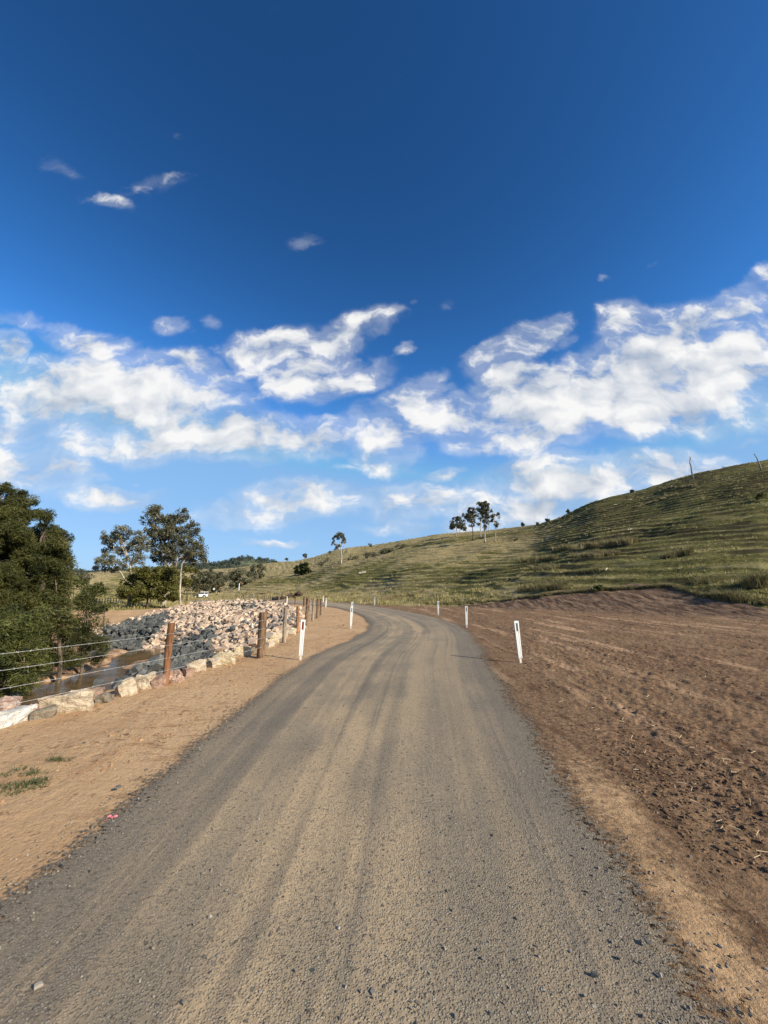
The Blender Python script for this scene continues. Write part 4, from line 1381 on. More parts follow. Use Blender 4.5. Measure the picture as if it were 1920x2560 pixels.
def tussocks():
    """tall clumps of rank grass where the photo shows them"""
    P_, Hh, Sp, Tn = [], [], [], []
    def row(x0, y0, x1, y1, n, h, t0, t1, j=6):
        for _ in range(n):
            u = random.random()
            g = ground(x0 + (x1 - x0) * u + random.uniform(-j, j), y0 + (y1 - y0) * u + random.uniform(-j * .5, j * .5))
            P_.append(g); Hh.append(h * random.uniform(.7, 1.2)); Sp.append(h * .45); Tn.append(random.uniform(t0, t1))
    row(1390, 1378, 1585, 1358, 90, 1.0, .3, .95, 4)
    row(1430, 1396, 1548, 1388, 46, 0.8, .3, .9, 4)
    row(1300, 1408, 1385, 1398, 40, 0.9, .2, .8, 5)
    row(1320, 1425, 1390, 1422, 22, 0.7, .2, .8, 5)
    row(1300, 1478, 1420, 1470, 44, 0.75, .15, .75, 7)
    row(1655, 1398, 1725, 1385, 22, 0.75, .2, .6, 5)
    row(1790, 1500, 1860, 1505, 22, 0.75, .15, .6, 5)
    row(1870, 1470, 1920, 1462, 20, 0.95, .15, .6, 6)
    row(1740, 1460, 1800, 1455, 10, 0.5, .2, .5, 6)
    row(1450, 1435, 1500, 1428, 16, 0.45, .1, .6, 4)
    row(965, 1500, 1010, 1490, 34, 0.75, .8, 1, 6)
    row(1030, 1490, 1060, 1478, 16, 0.6, .8, 1, 5)
    row(860, 1500, 960, 1504, 34, 0.55, .5, 1, 4)
    row(740, 1492, 860, 1498, 60, 0.6, .75, 1, 4)
    row(600, 1484, 740, 1485, 60, 0.5, .75, 1, 4)
    row(1130, 1510, 1200, 1505, 24, 0.35, .1, .5, 4)
    row(1050, 1508, 1130, 1512, 24, 0.4, .3, .9, 3)
    row(1225, 1465, 1310, 1440, 20, 0.35, .3, 1, 8)
    row(1300, 1497, 1450, 1481, 70, 0.28, .05, .6, 3)
    row(1450, 1481, 1561, 1474, 60, 0.28, .05, .6, 3)
    row(1561, 1474, 1674, 1467, 60, 0.30, .05, .6, 3)
    row(1674, 1467, 1767, 1494, 60, 0.32, .05, .6, 4)
    row(1767, 1494, 1920, 1513, 70, 0.35, .05, .6, 4)
    row(1140, 1513, 1300, 1499, 60, 0.25, .05, .6, 2)
    row(1640, 1225, 1740, 1215, 20, 0.45, .8, 1, 4)
    row(1590, 1270, 1700, 1235, 30, 0.45, .8, 1, 3)
    n = len(P_)
    P_ = np.array([p[:] for p in P_])
    R = np.hypot(P_[:, 0], P_[:, 1])
    return blades(P_, np.array(Hh), 0.012 + R * 0.0006, 34, np.array(Sp), np.array(Tn), 0.7)


tv = tussocks()
to = mk('tall_tussock_grass', tv[0], tv[1], M_DRYG, None, {'tint': tv[2]})
tag(to, 'tall rank clumps of straw and olive tussock grass on the hill and by the road', 'grass', None, 'stuff')


def bank_grass():
    """rough grass on the far creek bank and left paddock edge"""
    N = 30000
    X, Y = screen_ground_points(N, -50, -18, 10, 90)
    zb, rise, gf, s, g, ins, road, dl, dr, rd = masks(X, Y)
    keep = (g > 0.35) & (rd > 0.4) & (rng.random(len(X)) < 0.6)
    X, Y = X[keep], Y[keep]
    R = np.hypot(X, Y)
    z = H(X, Y)
    t_ = np.where(fbm(X * .3, Y * .3, 131, 3) > 0.05, 0.92, rng.uniform(0, .8, len(X)))
    return blades(np.stack([X, Y, z], 1), rng.uniform(.12, .4, len(X)), 0.008 + R * .0006, 7, np.full(len(X), .14), t_, 0.7)


bv = bank_grass()
bo = mk('paddock_grass', bv[0], bv[1], M_GRASS, None, {'tint': bv[2]})
tag(bo, 'rough green and straw grass on the left bank of the creek', 'grass', None, 'stuff')

# ------------------------------------------------------------------ trees
def leaves(C, n_leaf, rad, L, W, tint, droop=0.3, hang=0.0):
    """C: clump centres (n,3), rad per clump; returns quads"""
    n = len(C)
    N = n * n_leaf
    c = np.repeat(C, n_leaf, 0)
    d = rng.normal(size=(N, 3))
    d /= np.linalg.norm(d, axis=1)[:, None]
    r = np.repeat(rad, n_leaf) * rng.random(N) ** 0.45
    c = c + d * r[:, None] * np.array([1, 1, 0.95])
    dr_ = rng.normal(size=(N, 3)) * np.array([1, 1, 0.8])
    dr_[:, 2] += hang
    dr_ /= np.linalg.norm(dr_, axis=1)[:, None]
    sd = np.cross(dr_, rng.normal(size=(N, 3)))
    sd /= np.linalg.norm(sd, axis=1)[:, None] + 1e-9
    l = L * rng.uniform(.6, 1.3, N)[:, None]
    w_ = W * rng.uniform(.6, 1.3, N)[:, None]
    V = np.stack([c - dr_ * l / 2, c + sd * w_ / 2, c + dr_ * l / 2, c - sd * w_ / 2], 1).reshape(-1, 3)
    q = np.arange(N * 4).reshape(-1, 4)
    tt = np.clip(np.repeat(tint, n_leaf) + rng.normal(0, .13, N), 0, 1)
    return V, q, np.repeat(tt, 4)


def bent(p0, p1, n=5, wob=0.1, sag=0.0):
    p0, p1 = Vector(p0), Vector(p1)
    L = (p1 - p0).length
    pts = [p0]
    for i in range(1, n):
        t = i / n
        p = p0.lerp(p1, t)
        p += Vector((random.gauss(0, 1), random.gauss(0, 1), random.gauss(0, .5))) * wob * L * 0.35 * math.sin(math.pi * t)
        p.z += sag * L * math.sin(math.pi * t)
        pts.append(p)
    pts.append(p1)
    return pts


def tree(name, label, base, trunk, lobes, leafmat, barkmat, r0=0.2, clump=0.5, nl=26, L=0.22, W=0.10, dens=1.0,
         cat='tree', group=None, hang=-0.3, twigs=True, limbs=None, drybias=0.0, shell=0.35, fork=0.55, trunkname='trunk'):
    """trunk: list of offsets from base; lobes: (dx, dy, dz, rx, ry, rz) offsets from the base"""
    base = Vector(base)
    root = empty(name, base, label, cat, group)
    mb = MB()
    tp = [Vector(p) for p in trunk]
    full = []
    for a, b in zip(tp[:-1], tp[1:]):
        seg = bent(a, b, 3, 0.06)
        full += seg[:-1]
    full.append(tp[-1])
    nT = len(full)
    r0 *= 0.8
    nl = int(nl * 2.6)
    mb.tube(full, [r0 * (1 - 0.62 * i / (nT - 1)) * (1.35 if i == 0 else 1) for i in range(nT)], 9, t=.5, jit=.12)
    Cs, Rs, Ts = [], [], []
    for (dx_, dy_, dz_, ax, ay_, az_) in lobes:
        lc = Vector((dx_, dy_, dz_))
        # limb from the trunk to the lobe
        cand = [p for i, p in enumerate(full) if i >= nT * (fork - .2) and p.z < dz_ + .3 * az_]
        src = min(cand, key=lambda p: (p - lc).length + 0.5 * abs(p.z - (dz_ - (lc - p).xy.length * .8))) if cand else full[-1]
        lr = r0 * 0.30
        lp = bent(src, lc, 5, 0.22, 0.04)
        mb.tube(lp, [lr * (1 - .7 * i / 5) for i in range(6)], 6, t=.5)
        vol = ax * ay_ * az_
        n = max(6, int(dens * 1.5 * vol / clump ** 3))
        for _ in range(n):
            d = Vector((random.gauss(0, 1), random.gauss(0, 1), random.gauss(0, 1))).normalized()
            rr = (shell + (1 - shell) * random.random()) ** 0.6
            c = lc + Vector((d.x * ax, d.y * ay_, d.z * az_)) * rr
            Cs.append(c)
            Rs.append(clump * random.uniform(.55, 1.15))
            Ts.append(min(1, max(0, random.gauss(.42, .2) + drybias)))
            if twigs and random.random() < 0.35:
                s_ = lp[random.randint(2, 5)]
                mb.tube(bent(s_, c, 3, .2), [lr * .30, lr * .22, lr * .14, lr * .07], 4, False)
    for lm in (limbs or []):
        pts = [Vector(p) for p in lm[0]]
        f2_ = []
        for a, b in zip(pts[:-1], pts[1:]):
            f2_ += bent(a, b, 3, .08)[:-1]
        f2_.append(pts[-1])
        mb.tube(f2_, [lm[1] * (1 - .8 * i / (len(f2_) - 1)) for i in range(len(f2_))], 6)
    mb.build(trunkname, barkmat, root, True)
    if Cs:
        Cs = np.array([c[:] for c in Cs])
        v, q, t_ = leaves(Cs, nl, np.array(Rs), L, W, np.array(Ts), hang=hang)
        mk('crown', v, q, leafmat, root, {'tint': t_})
    return root


def px_tree(name, label, bpx, bpy_, lobes_px, trunk_px, Y=None, dyr=0.7, limbs_px=None, **kw):
    """sizes read from the photo at the tree's own distance; the crown is as deep as it is wide"""
    if Y is None:
        g = ground(bpx, bpy_)
        g = Vector((g.x, g.y, g.z - 0.1))
    else:
        p = at_depth(bpx, bpy_, Y)
        g = Vector((p[0], p[1], h1(p[0], p[1]) - 0.1))
    Y = g.y
    def off(x, y):
        q = at_depth(x, y, Y)
        return Vector((q[0] - g.x, 0, q[2] - g.z))
    lo = []
    for (x, y, rx_, ry_) in lobes_px:
        o = off(x, y)
        ox = off(x + rx_, y)
        oy = off(x, y - ry_)
        ax, az_ = abs(ox.x - o.x), abs(oy.z - o.z)
        lo.append((o.x, random.uniform(-dyr, dyr) * ax, o.z, ax, ax * .9, az_))
    tr = [(0, 0, 0)] + [tuple(off(x, y)) for x, y in trunk_px]
    lim = [([tuple(off(x, y)) for x, y in l], r) for l, r in (limbs_px or [])]
    return tree(name, label, g, tr, lo, limbs=lim, **kw)


# -- she-oaks on the left bank
OAK = dict(leafmat=M_OAK, barkmat=M_BARKD, L=0.26, W=0.036, nl=70, clump=0.40, hang=0.3, shell=.12, twigs=False, cat='tree', name='she_oak', group='dark needle leaved trees on the left bank')
def oak(label, bx_, by_, lob, trk, Y, **kw):
    d = dict(OAK); d.update(kw)
    nm = d.pop('name')
    return px_tree(nm, label, bx_, by_, lob, trk, Y, **d)


oak('tallest dark tree on the left bank, its crown cut by the left photo edge', -40, 1640,
    [(-40, 1290, 70, 60), (20, 1265, 45, 50), (5, 1225, 30, 22), (40, 1330, 60, 50), (-20, 1370, 80, 60), (60, 1400, 60, 50), (0, 1450, 80, 55), (-60, 1470, 70, 60),
     (62, 1290, 18, 16), (30, 1500, 60, 50)],
    [(-30, 1500), (-10, 1380), (0, 1260)], 23, r0=.3, dens=1.55)
oak('broad dark tree whose crown tips reach toward the gap of sky', 110, 1560,
    [(90, 1345, 50, 38), (120, 1300, 20, 18), (138, 1372, 36, 24), (165, 1368, 18, 12), (108, 1410, 50, 38), (80, 1455, 60, 42), (130, 1460, 34, 36), (90, 1510, 60, 40), (140, 1420, 26, 26), (95, 1285, 14, 10), (140, 1505, 36, 32)],
    [(105, 1480), (108, 1400), (110, 1330)], 24, r0=.26, dens=1.55)
oak('light green feathery tree in front, lowest at the left photo edge', 10, 1760,
    [(-10, 1560, 60, 50), (25, 1600, 55, 55), (-20, 1640, 60, 60), (60, 1570, 40, 45), (60, 1640, 50, 50), (10, 1700, 60, 50), (80, 1690, 40, 36), (-40, 1720, 50, 50), (30, 1748, 40, 28)],
    [(12, 1690), (20, 1620), (25, 1560)], 16.5, r0=.14, dens=1.1, L=.22, clump=.42, leafmat=M_BUSH)
oak('medium dark tree over the bare trunk beside the creek', 150, 1690,
    [(130, 1560, 50, 42), (105, 1620, 44, 45), (160, 1600, 34, 46), (150, 1650, 40, 30), (110, 1660, 40, 34), (165, 1540, 26, 28)],
    [(152, 1655), (148, 1600), (140, 1550)], 19, r0=.13, dens=1.1, L=.22, clump=.40)
oak('dark rounded tree reaching farthest right over the creek', 205, 1672,
    [(215, 1520, 26, 26), (200, 1560, 36, 34), (230, 1575, 30, 34), (190, 1610, 36, 34), (232, 1625, 30, 28), (205, 1648, 36, 22), (212, 1500, 14, 12)],
    [(208, 1640), (212, 1590), (215, 1530)], 21, r0=.12, dens=1.1, L=.22, clump=.40)

BU = dict(leafmat=M_BUSH, barkmat=M_BARKD, L=0.34, W=0.12, nl=34, clump=0.7, hang=0.1, cat='bush', r0=.12, trunkname='stem')
def bush(label, bx_, by_, lob, Y=None, **kw):
    d = dict(BU); d.update(kw)
    top = min(l[1] for l in lob)
    return px_tree(d.pop('name', 'bush'), label, bx_, by_, lob, [(bx_, (by_ + top) / 2)], Y, **d)


bush('low dark bush behind the she oaks at the left paddock edge', 185, 1500, [(180, 1450, 34, 22), (160, 1480, 36, 20), (210, 1470, 24, 18)], 40)
bush('round olive bush standing in the left paddock', 235, 1490, [(228, 1472, 24, 14), (246, 1480, 18, 10), (212, 1480, 16, 12)], 52)
bush('grey brown bare looking bush below the far paddock hill', 205, 1462, [(200, 1442, 22, 16), (180, 1448, 18, 12)], 110, leafmat=M_GUM, L=.7, W=.3, clump=1.2, nl=26)
bush('small weedy bush at the grassy edge of the creek bank', 262, 1530, [(258, 1520, 16, 10), (244, 1528, 14, 10)], 38, L=.2, W=.07, clump=.35)

# -- big gums in the middle distance
px_tree('gum_tree', 'pale limbed gum tree with thin grey crown, left of the biggest gum', 326, 1480,
        [(300, 1350, 20, 14), (335, 1360, 20, 16), (258, 1380, 14, 10), (285, 1420, 18, 10), (268, 1368, 14, 8), (240, 1420, 10, 6), (345, 1400, 18, 14), (282, 1345, 24, 16), (318, 1330, 24, 14), (345, 1345, 22, 16), (262, 1350, 14, 12), (300, 1375, 22, 14), (275, 1400, 24, 14), (248, 1405, 16, 10), (300, 1410, 22, 12), (350, 1375, 20, 16), (265, 1425, 16, 7), (330, 1400, 16, 12), (360, 1350, 14, 14)],
        [(328, 1440), (325, 1405), (312, 1370), (302, 1340)], 62, leafmat=M_GUMG, barkmat=M_BARK, r0=.27, L=.34, W=.13, clump=.55, nl=19, dens=1.15, drybias=.08, shell=.2,
        group='gum trees standing between the creek and the far paddock',
        limbs_px=[([(320, 1400), (306, 1368), (280, 1366), (250, 1360)], .13), ([(318, 1456), (300, 1428), (275, 1432), (262, 1436)], .14), ([(330, 1415), (340, 1388), (350, 1360)], .14)])
px_tree('gum_tree', 'biggest gum tree, dense dark crown on a forked pale trunk', 412, 1490,
        [(383, 1275, 16, 16), (400, 1290, 30, 20), (365, 1300, 16, 10), (430, 1300, 30, 22), (460, 1290, 18, 16), (475, 1320, 24, 22), (440, 1335, 34, 24), (400, 1335, 28, 24), (378, 1322, 16, 14), (395, 1370, 24, 24), (435, 1375, 36, 26), (470, 1360, 26, 22), (500, 1358, 16, 18), (490, 1385, 24, 18), (408, 1400, 22, 16), (460, 1400, 24, 16), (385, 1395, 18, 16), (508, 1402, 12, 12)],
        [(412, 1440), (414, 1410), (410, 1370), (415, 1320)], 66, leafmat=M_GUM, barkmat=M_BARK, r0=.40, L=.38, W=.15, clump=.62, nl=15, dens=1.35, drybias=-.02, shell=.2,
        group='gum trees standing between the creek and the far paddock',
        limbs_px=[([(412, 1430), (425, 1412), (432, 1405)], .2), ([(414, 1425), (408, 1432), (414, 1442), (420, 1452)], .13), ([(412, 1380), (400, 1350), (392, 1320), (384, 1290)], .22), ([(414, 1375), (440, 1345), (462, 1325)], .18)])
px_tree('gum_tree', 'slender pale trunked gum leaning right in front of the biggest gum', 451, 1516,
        [(470, 1392, 16, 10), (482, 1382, 12, 8)],
        [(450, 1470), (452, 1430), (455, 1410), (470, 1390)], 55, leafmat=M_GUM, barkmat=M_BARK, r0=.17, L=.36, W=.14, clump=.5, nl=20, dens=.7,
        group='gum trees standing between the creek and the far paddock',
        limbs_px=[([(440, 1418), (444, 1400), (442, 1388)], .06)])
bush('broad olive thicket under the big gums', 370, 1508, [(330, 1455, 30, 20), (375, 1435, 30, 24), (345, 1478, 34, 24), (385, 1470, 34, 30), (420, 1478, 30, 28), (355, 1430, 20, 16), (405, 1440, 32, 26), (320, 1495, 22, 12), (432, 1450, 16, 26), (305, 1480, 18, 10), (440, 1490, 12, 18)], 58, leafmat=M_OLIVE, L=.34, W=.14, clump=.62, nl=34, r0=.2, dens=1.4)
bush('dense green bush right of the slender gum', 470, 1480, [(466, 1440, 18, 24), (480, 1425, 16, 14), (462, 1465, 14, 14)], 80, leafmat=M_OLIVE, L=.5, W=.2, clump=.9, r0=.2)
bush('bushy grey green thicket behind the white vehicle', 500, 1486, [(492, 1450, 26, 22), (510, 1466, 24, 14), (480, 1468, 20, 14), (525, 1440, 20, 14)], 145, leafmat=M_GUM, L=.8, W=.35, clump=1.5, r0=.3)
px_tree('gum_tree', 'rounded gum behind the diamond sign', 540, 1482, [(530, 1440, 22, 14), (550, 1445, 18, 14), (520, 1455, 14, 12), (545, 1460, 20, 12), (525, 1470, 22, 8)], [(540, 1465), (538, 1445)], 150, leafmat=M_GUM, barkmat=M_BARK, r0=.3, L=.8, W=.35, clump=1.3, nl=26, group='gum trees along the far bend of the road')
px_tree('gum_tree', 'spreading gum above the white roadside pole', 600, 1476, [(590, 1440, 22, 12), (612, 1432, 20, 12), (580, 1455, 16, 12), (605, 1458, 22, 12), (625, 1450, 14, 12), (592, 1466, 20, 8)], [(600, 1462), (598, 1442)], 155, leafmat=M_GUM, barkmat=M_BARK, r0=.35, L=.8, W=.35, clump=1.3, nl=24, dens=.8, group='gum trees along the far bend of the road')
px_tree('gum_tree', 'gum with pale fork right of the spreading gum', 640, 1468, [(640, 1425, 14, 10), (652, 1418, 12, 8), (634, 1440, 14, 10), (648, 1438, 14, 10)], [(642, 1450), (642, 1430)], 165, leafmat=M_GUM, barkmat=M_BARK, r0=.3, L=.8, W=.35, clump=1.2, nl=22, dens=.8, group='gum trees along the far bend of the road')
bush('dark low bush at the foot of the gum with the pale fork', 650, 1470, [(645, 1458, 14, 10), (630, 1462, 16, 8), (612, 1468, 14, 6)], 160, L=.7, W=.3, clump=1.2)
bush('small upright bush alone on the grassy slope', 680, 1460, [(678, 1450, 8, 8), (686, 1455, 8, 5)], 160, L=.6, W=.25, clump=.8)
bush('big round dark bush on the hill slope left of the lone white gum', 755, 1437, [(750, 1424, 14, 13), (762, 1416, 14, 12), (768, 1426, 12, 10), (742, 1430, 8, 6)], None, L=.6, W=.25, clump=.9, nl=34)
bush('thin grey bush between the round bush and the lone white gum', 808, 1422, [(805, 1404, 12, 8), (818, 1400, 8, 6), (800, 1412, 8, 5)], None, L=.5, W=.2, clump=.9, nl=9, leafmat=M_GUM)

px_tree('gum_tree', 'lone white trunked gum on the slope with a lopsided crown', 853, 1411,
        [(850, 1340, 12, 9), (838, 1345, 8, 7), (860, 1350, 8, 10), (833, 1358, 6, 6), (846, 1362, 8, 6), (840, 1372, 5, 5)],
        [(854, 1390), (852, 1370), (850, 1350)], None, leafmat=M_GUM, barkmat=M_BARK, r0=.36, L=.45, W=.2, clump=.5, nl=13, dens=.85,
        limbs_px=[([(854, 1386), (866, 1366), (872, 1350)], .10), ([(854, 1382), (845, 1370), (838, 1358)], .14), ([(855, 1378), (862, 1360), (862, 1345)], .12), ([(855, 1375), (870, 1368), (876, 1358)], .05)])
GG = 'stand of gum trees on the hill crest'
GT = dict(leafmat=M_GUM, barkmat=M_BARK, L=.42, W=.18, clump=.50, nl=17, group=GG)
px_tree('gum_tree', 'leftmost gum of the hilltop stand, bushy and several stemmed', 1141, 1341,
        [(1143, 1297, 12, 7), (1128, 1305, 8, 5), (1138, 1315, 14, 9), (1155, 1308, 8, 8), (1158, 1318, 9, 7), (1127, 1320, 6, 5), (1165, 1323, 6, 4)],
        [(1141, 1328), (1142, 1312)], None, r0=.2, dens=.85, **GT, limbs_px=[([(1140, 1338), (1134, 1325), (1130, 1312)], .1), ([(1141, 1338), (1152, 1326), (1158, 1314)], .1)])
px_tree('gum_tree', 'second gum of the hilltop stand, dark crown on a dark trunk', 1182, 1352,
        [(1177, 1278, 11, 8), (1172, 1292, 12, 9), (1186, 1285, 9, 10), (1176, 1303, 10, 6), (1184, 1306, 5, 6), (1160, 1289, 8, 4), (1181, 1314, 6, 4)],
        [(1182, 1330), (1180, 1305), (1177, 1285)], None, r0=.24, dens=1.1, **{**GT, 'barkmat': M_BARKD})
px_tree('gum_tree', 'tall gum of the hilltop stand with leaves low on a white trunk', 1202, 1346,
        [(1200, 1262, 9, 6), (1196, 1275, 7, 7), (1200, 1292, 7, 10), (1195, 1308, 6, 6)],
        [(1201, 1320), (1200, 1290), (1200, 1270)], None, r0=.24, dens=1.0, **GT)
px_tree('gum_tree', 'tallest gum of the hilltop stand, round top on a leaning trunk', 1213, 1357,
        [(1208, 1262, 12, 7), (1214, 1270, 11, 11), (1204, 1276, 9, 8), (1213, 1288, 10, 10), (1212, 1306, 8, 8), (1212, 1318, 4, 5)],
        [(1211, 1330), (1210, 1300), (1208, 1272)], None, r0=.26, dens=1.2, **GT)
px_tree('gum_tree', 'sparse slim gum set back behind the tallest of the stand', 1222, 1329,
        [(1222, 1288, 6, 9), (1226, 1276, 5, 5), (1220, 1302, 6, 6)], [(1222, 1312), (1222, 1290)], None, r0=.16, dens=.5, **GT)
px_tree('gum_tree', 'rightmost thin gum of the stand with twiggy upright branches', 1239, 1355,
        [(1233, 1285, 4, 10), (1245, 1290, 4, 8), (1236, 1303, 8, 7), (1232, 1295, 5, 7), (1240, 1312, 6, 5)],
        [(1239, 1330), (1238, 1310), (1234, 1290)], None, r0=.17, dens=.6, **GT,
        limbs_px=[([(1239, 1322), (1250, 1312), (1260, 1306), (1270, 1305)], .06), ([(1240, 1316), (1247, 1298), (1246, 1282)], .06), ([(1239, 1318), (1232, 1300), (1231, 1276)], .06)])

# tiny trees along the skyline
SK = [(1580, 1232, 7, 'wispy sapling on the ridge left of the dead forked trunk', 'gum_tree'), (1420, 1283, 8, 'small sapling where the near ridge starts to fall', 'gum_tree'),
      (1367, 1307, 10, 'small round headed tree between the ridge saplings', 'gum_tree'), (1306, 1318, 11, 'dark little tree on the straw coloured crest', 'gum_tree'),
      (1344, 1313, 5, 'tiny bush beside the small round headed tree', 'gum_tree'), (716, 1406, 13, 'tiny leaning tree alone on the far skyline', 'gum_tree'),
      (690, 1409, 8, 'thin bare sapling on the far skyline near the wooded hill', 'gum_tree'), (762, 1401, 18, 'bushy pair of stems on the skyline above the round bush', 'gum_tree'),
      (824, 1388, 12, 'small tree on the skyline left of the lone white gum', 'gum_tree'), (925, 1372, 13, 'small thin tree on the skyline right of the lone white gum', 'gum_tree')]
for (x, y, h, lab, nm) in SK:
    px_tree(nm, lab, x, y, [(x, y - h * .72, h * .32, h * .26), (x + h * .15, y - h * .5, h * .2, h * .16)], [(x, y - h * .5), (x, y - h * .8)], None,
            leafmat=M_GUM, barkmat=M_BARK, r0=.09, L=.5, W=.25, clump=.5, nl=16, dens=.8, group='small trees along the skyline')

# scrubby dark rocks and bushes band on the far flank
for i, (x, y, rx_, ry_, lab) in enumerate([(880, 1398, 12, 5, 'low dark scrub just right of the lone white gum'), (925, 1392, 18, 6, 'middle clump of the scrub band across the hill'),
                                           (965, 1382, 18, 7, 'uppermost clump of the scrub band across the hill'), (1000, 1370, 14, 5, 'scrub at the right end of the band near the crest')]):
    bush(lab, x, y + 2, [(x, y - ry_ * .5, rx_, ry_), (x + rx_ * .8, y - ry_ * .9, rx_ * .6, ry_ * .7)], None, L=.5, W=.22, clump=.8, nl=18, leafmat=M_GUM, group='scrub band across the far hillside', r0=.08)

# small bushes hugging the slope
for (x, y, r_, lab) in [(1500, 1478, 10, 'dark clod like bush at the top of the bare bank'), (1905, 1250, 16, 'dark low bush high on the right edge of the hill'), (1290, 1352, 5, 'small dark bush right of the hilltop stand')]:
    bush(lab, x, y, [(x, y - r_ * .5, r_, r_ * .45)], None, L=.28, W=.1, clump=.4, nl=22, r0=.05)


# dead trunk and leaning pole on the ridge
def dead(name, label, base_px, pts_px, r0, cat):
    g = ground(*base_px)
    root = empty(name, g, label, cat)
    mb = MB()
    P_ = [Vector((0, 0, -.3))]
    for x, y in pts_px:
        q = at_depth(x, y, g.y)
        P_.append(Vector((q[0] - g.x, random.uniform(-.1, .1), q[2] - g.z)))
    n = len(P_)
    mb.tube(P_, [r0 * (1 - .6 * i / (n - 1)) for i in range(n)], 8, jit=.15)
    mb.build('trunk', M_DEAD, root, True)
    return root, P_, g


r_, P_, g_ = dead('dead_tree', 'tall crooked dead trunk with a forked top on the ridge', (1733, 1198), [(1730, 1180), (1727, 1165), (1724, 1158), (1726, 1148), (1728, 1141)], .20, 'dead tree')
mb = MB(); mb.tube([P_[4], P_[4] + Vector((-.25, 0, .9))], [.07, .02], 6); mb.build('branch', M_DEAD, r_, True)
dead('leaning_pole', 'grey wooden pole leaning left on the ridge at the right photo edge', (1904, 1176), [(1898, 1160), (1892, 1146), (1885, 1134)], .17, 'pole')


# log on the slope
def log(name, label, c, L, r, rz, mt, tilt=0.0, cat='log', group=None, bend=0.1, parts=True):
    root = empty(name, c, label, cat, group, rz)
    mb = MB()
    pts = bent((-L / 2, 0, r * .8), (L / 2, 0, r * .8 + tilt), 5, bend)
    mb.tube(pts, [r * random.uniform(.8, 1.1) for _ in pts], 9, jit=.15)
    mb.build('bole', mt, root, False)
    if parts:
        mb = MB()
        mb.tube([pts[2], pts[2] + Vector((.1 * L, .05, r * 2.6))], [r * .35, r * .15], 6)
        mb.build('branch_stub', mt, root)
    return root


g = ground(906, 1437)
log('fallen_log', 'pale weathered log propped on dark roots on the far slope', g + Vector((0, 0, .15)), 1.9, .26, .2, M_BARK, .35)
for (x, y, L_, rz, lab) in [(1516, 1428, .9, .9, 'short pale stick lying on the slope above the bare bank'), (1575, 1326, .9, .2, 'pale stick lying by the dark hollow on the hillside'),
                            (1575, 1250, 1.4, .1, 'pale fallen branch near the ridge top'), (1539, 1264, 1.5, .5, 'longer pale fallen branch below the ridge')]:
    g = ground(x, y)
    log('fallen_branch', lab, g, L_, .07, rz, M_BARK, .2, 'branch', 'pale branches lying on the hillside', .1, False)

# charred timber heap behind the road
def heap():
    def gp(x, y=1497):
        g = ground(x, y)
        return g
    Yh = ground(720, 1496.5).y
    def pt(x):
        q = at_depth(x, 1496.5, Yh)
        return Vector((q[0], Yh, h1(q[0], Yh)))
    sc_ = Yh / 955
    log('charred_log', 'blunt black pipe like log, leftmost of the timber heap', pt(688), 15 * sc_, 4.2 * sc_, 0.05, M_PIPE, 0, 'log', 'charred timber heaped beside the road', .02, False)
    log('charred_log', 'dark brown log second from the left of the timber heap', pt(705), 18 * sc_, 4.3 * sc_, -0.1, M_CHAR, 0, 'log', 'charred timber heaped beside the road')
    log('charred_log', 'dark log lying across the others above the leftmost log', pt(693) + Vector((0, .5, .55)), 8 * sc_, 1.6 * sc_, -.3, M_CHAR, -.1, 'log', 'charred timber heaped beside the road', .1, False)
    log('charred_log', 'black log in the middle of the timber heap', pt(727), 18 * sc_, 4.0 * sc_, .12, M_CHAR, .1, 'log', 'charred timber heaped beside the road')
    # stump with upturned roots
    c = pt(746)
    root = empty('uprooted_stump', c, 'uprooted stump with tangled dark roots at the right of the timber heap', 'stump')
    v, f = rock_proto(5, 24, (1, .8, .8))
    o = mk('root_ball', v * 1.9, f, M_CHAR, root, {'tint': np.full(len(v), .5)})
    o.location = (0, 0, .55)
    for k_ in range(9):
        a = k_ * .7
        mb = MB()
        p1 = Vector((math.cos(a) * 1.0, math.sin(a) * .6, .5 + .75 * math.sin(k_ * 1.3 + 1)))
        mb.tube(bent(Vector((math.cos(a) * .3, math.sin(a) * .3, .6)), p1, 4, .4), [.16, .14, .11, .08, .03], 6)
        mb.build('root', M_CHAR, root)


heap()

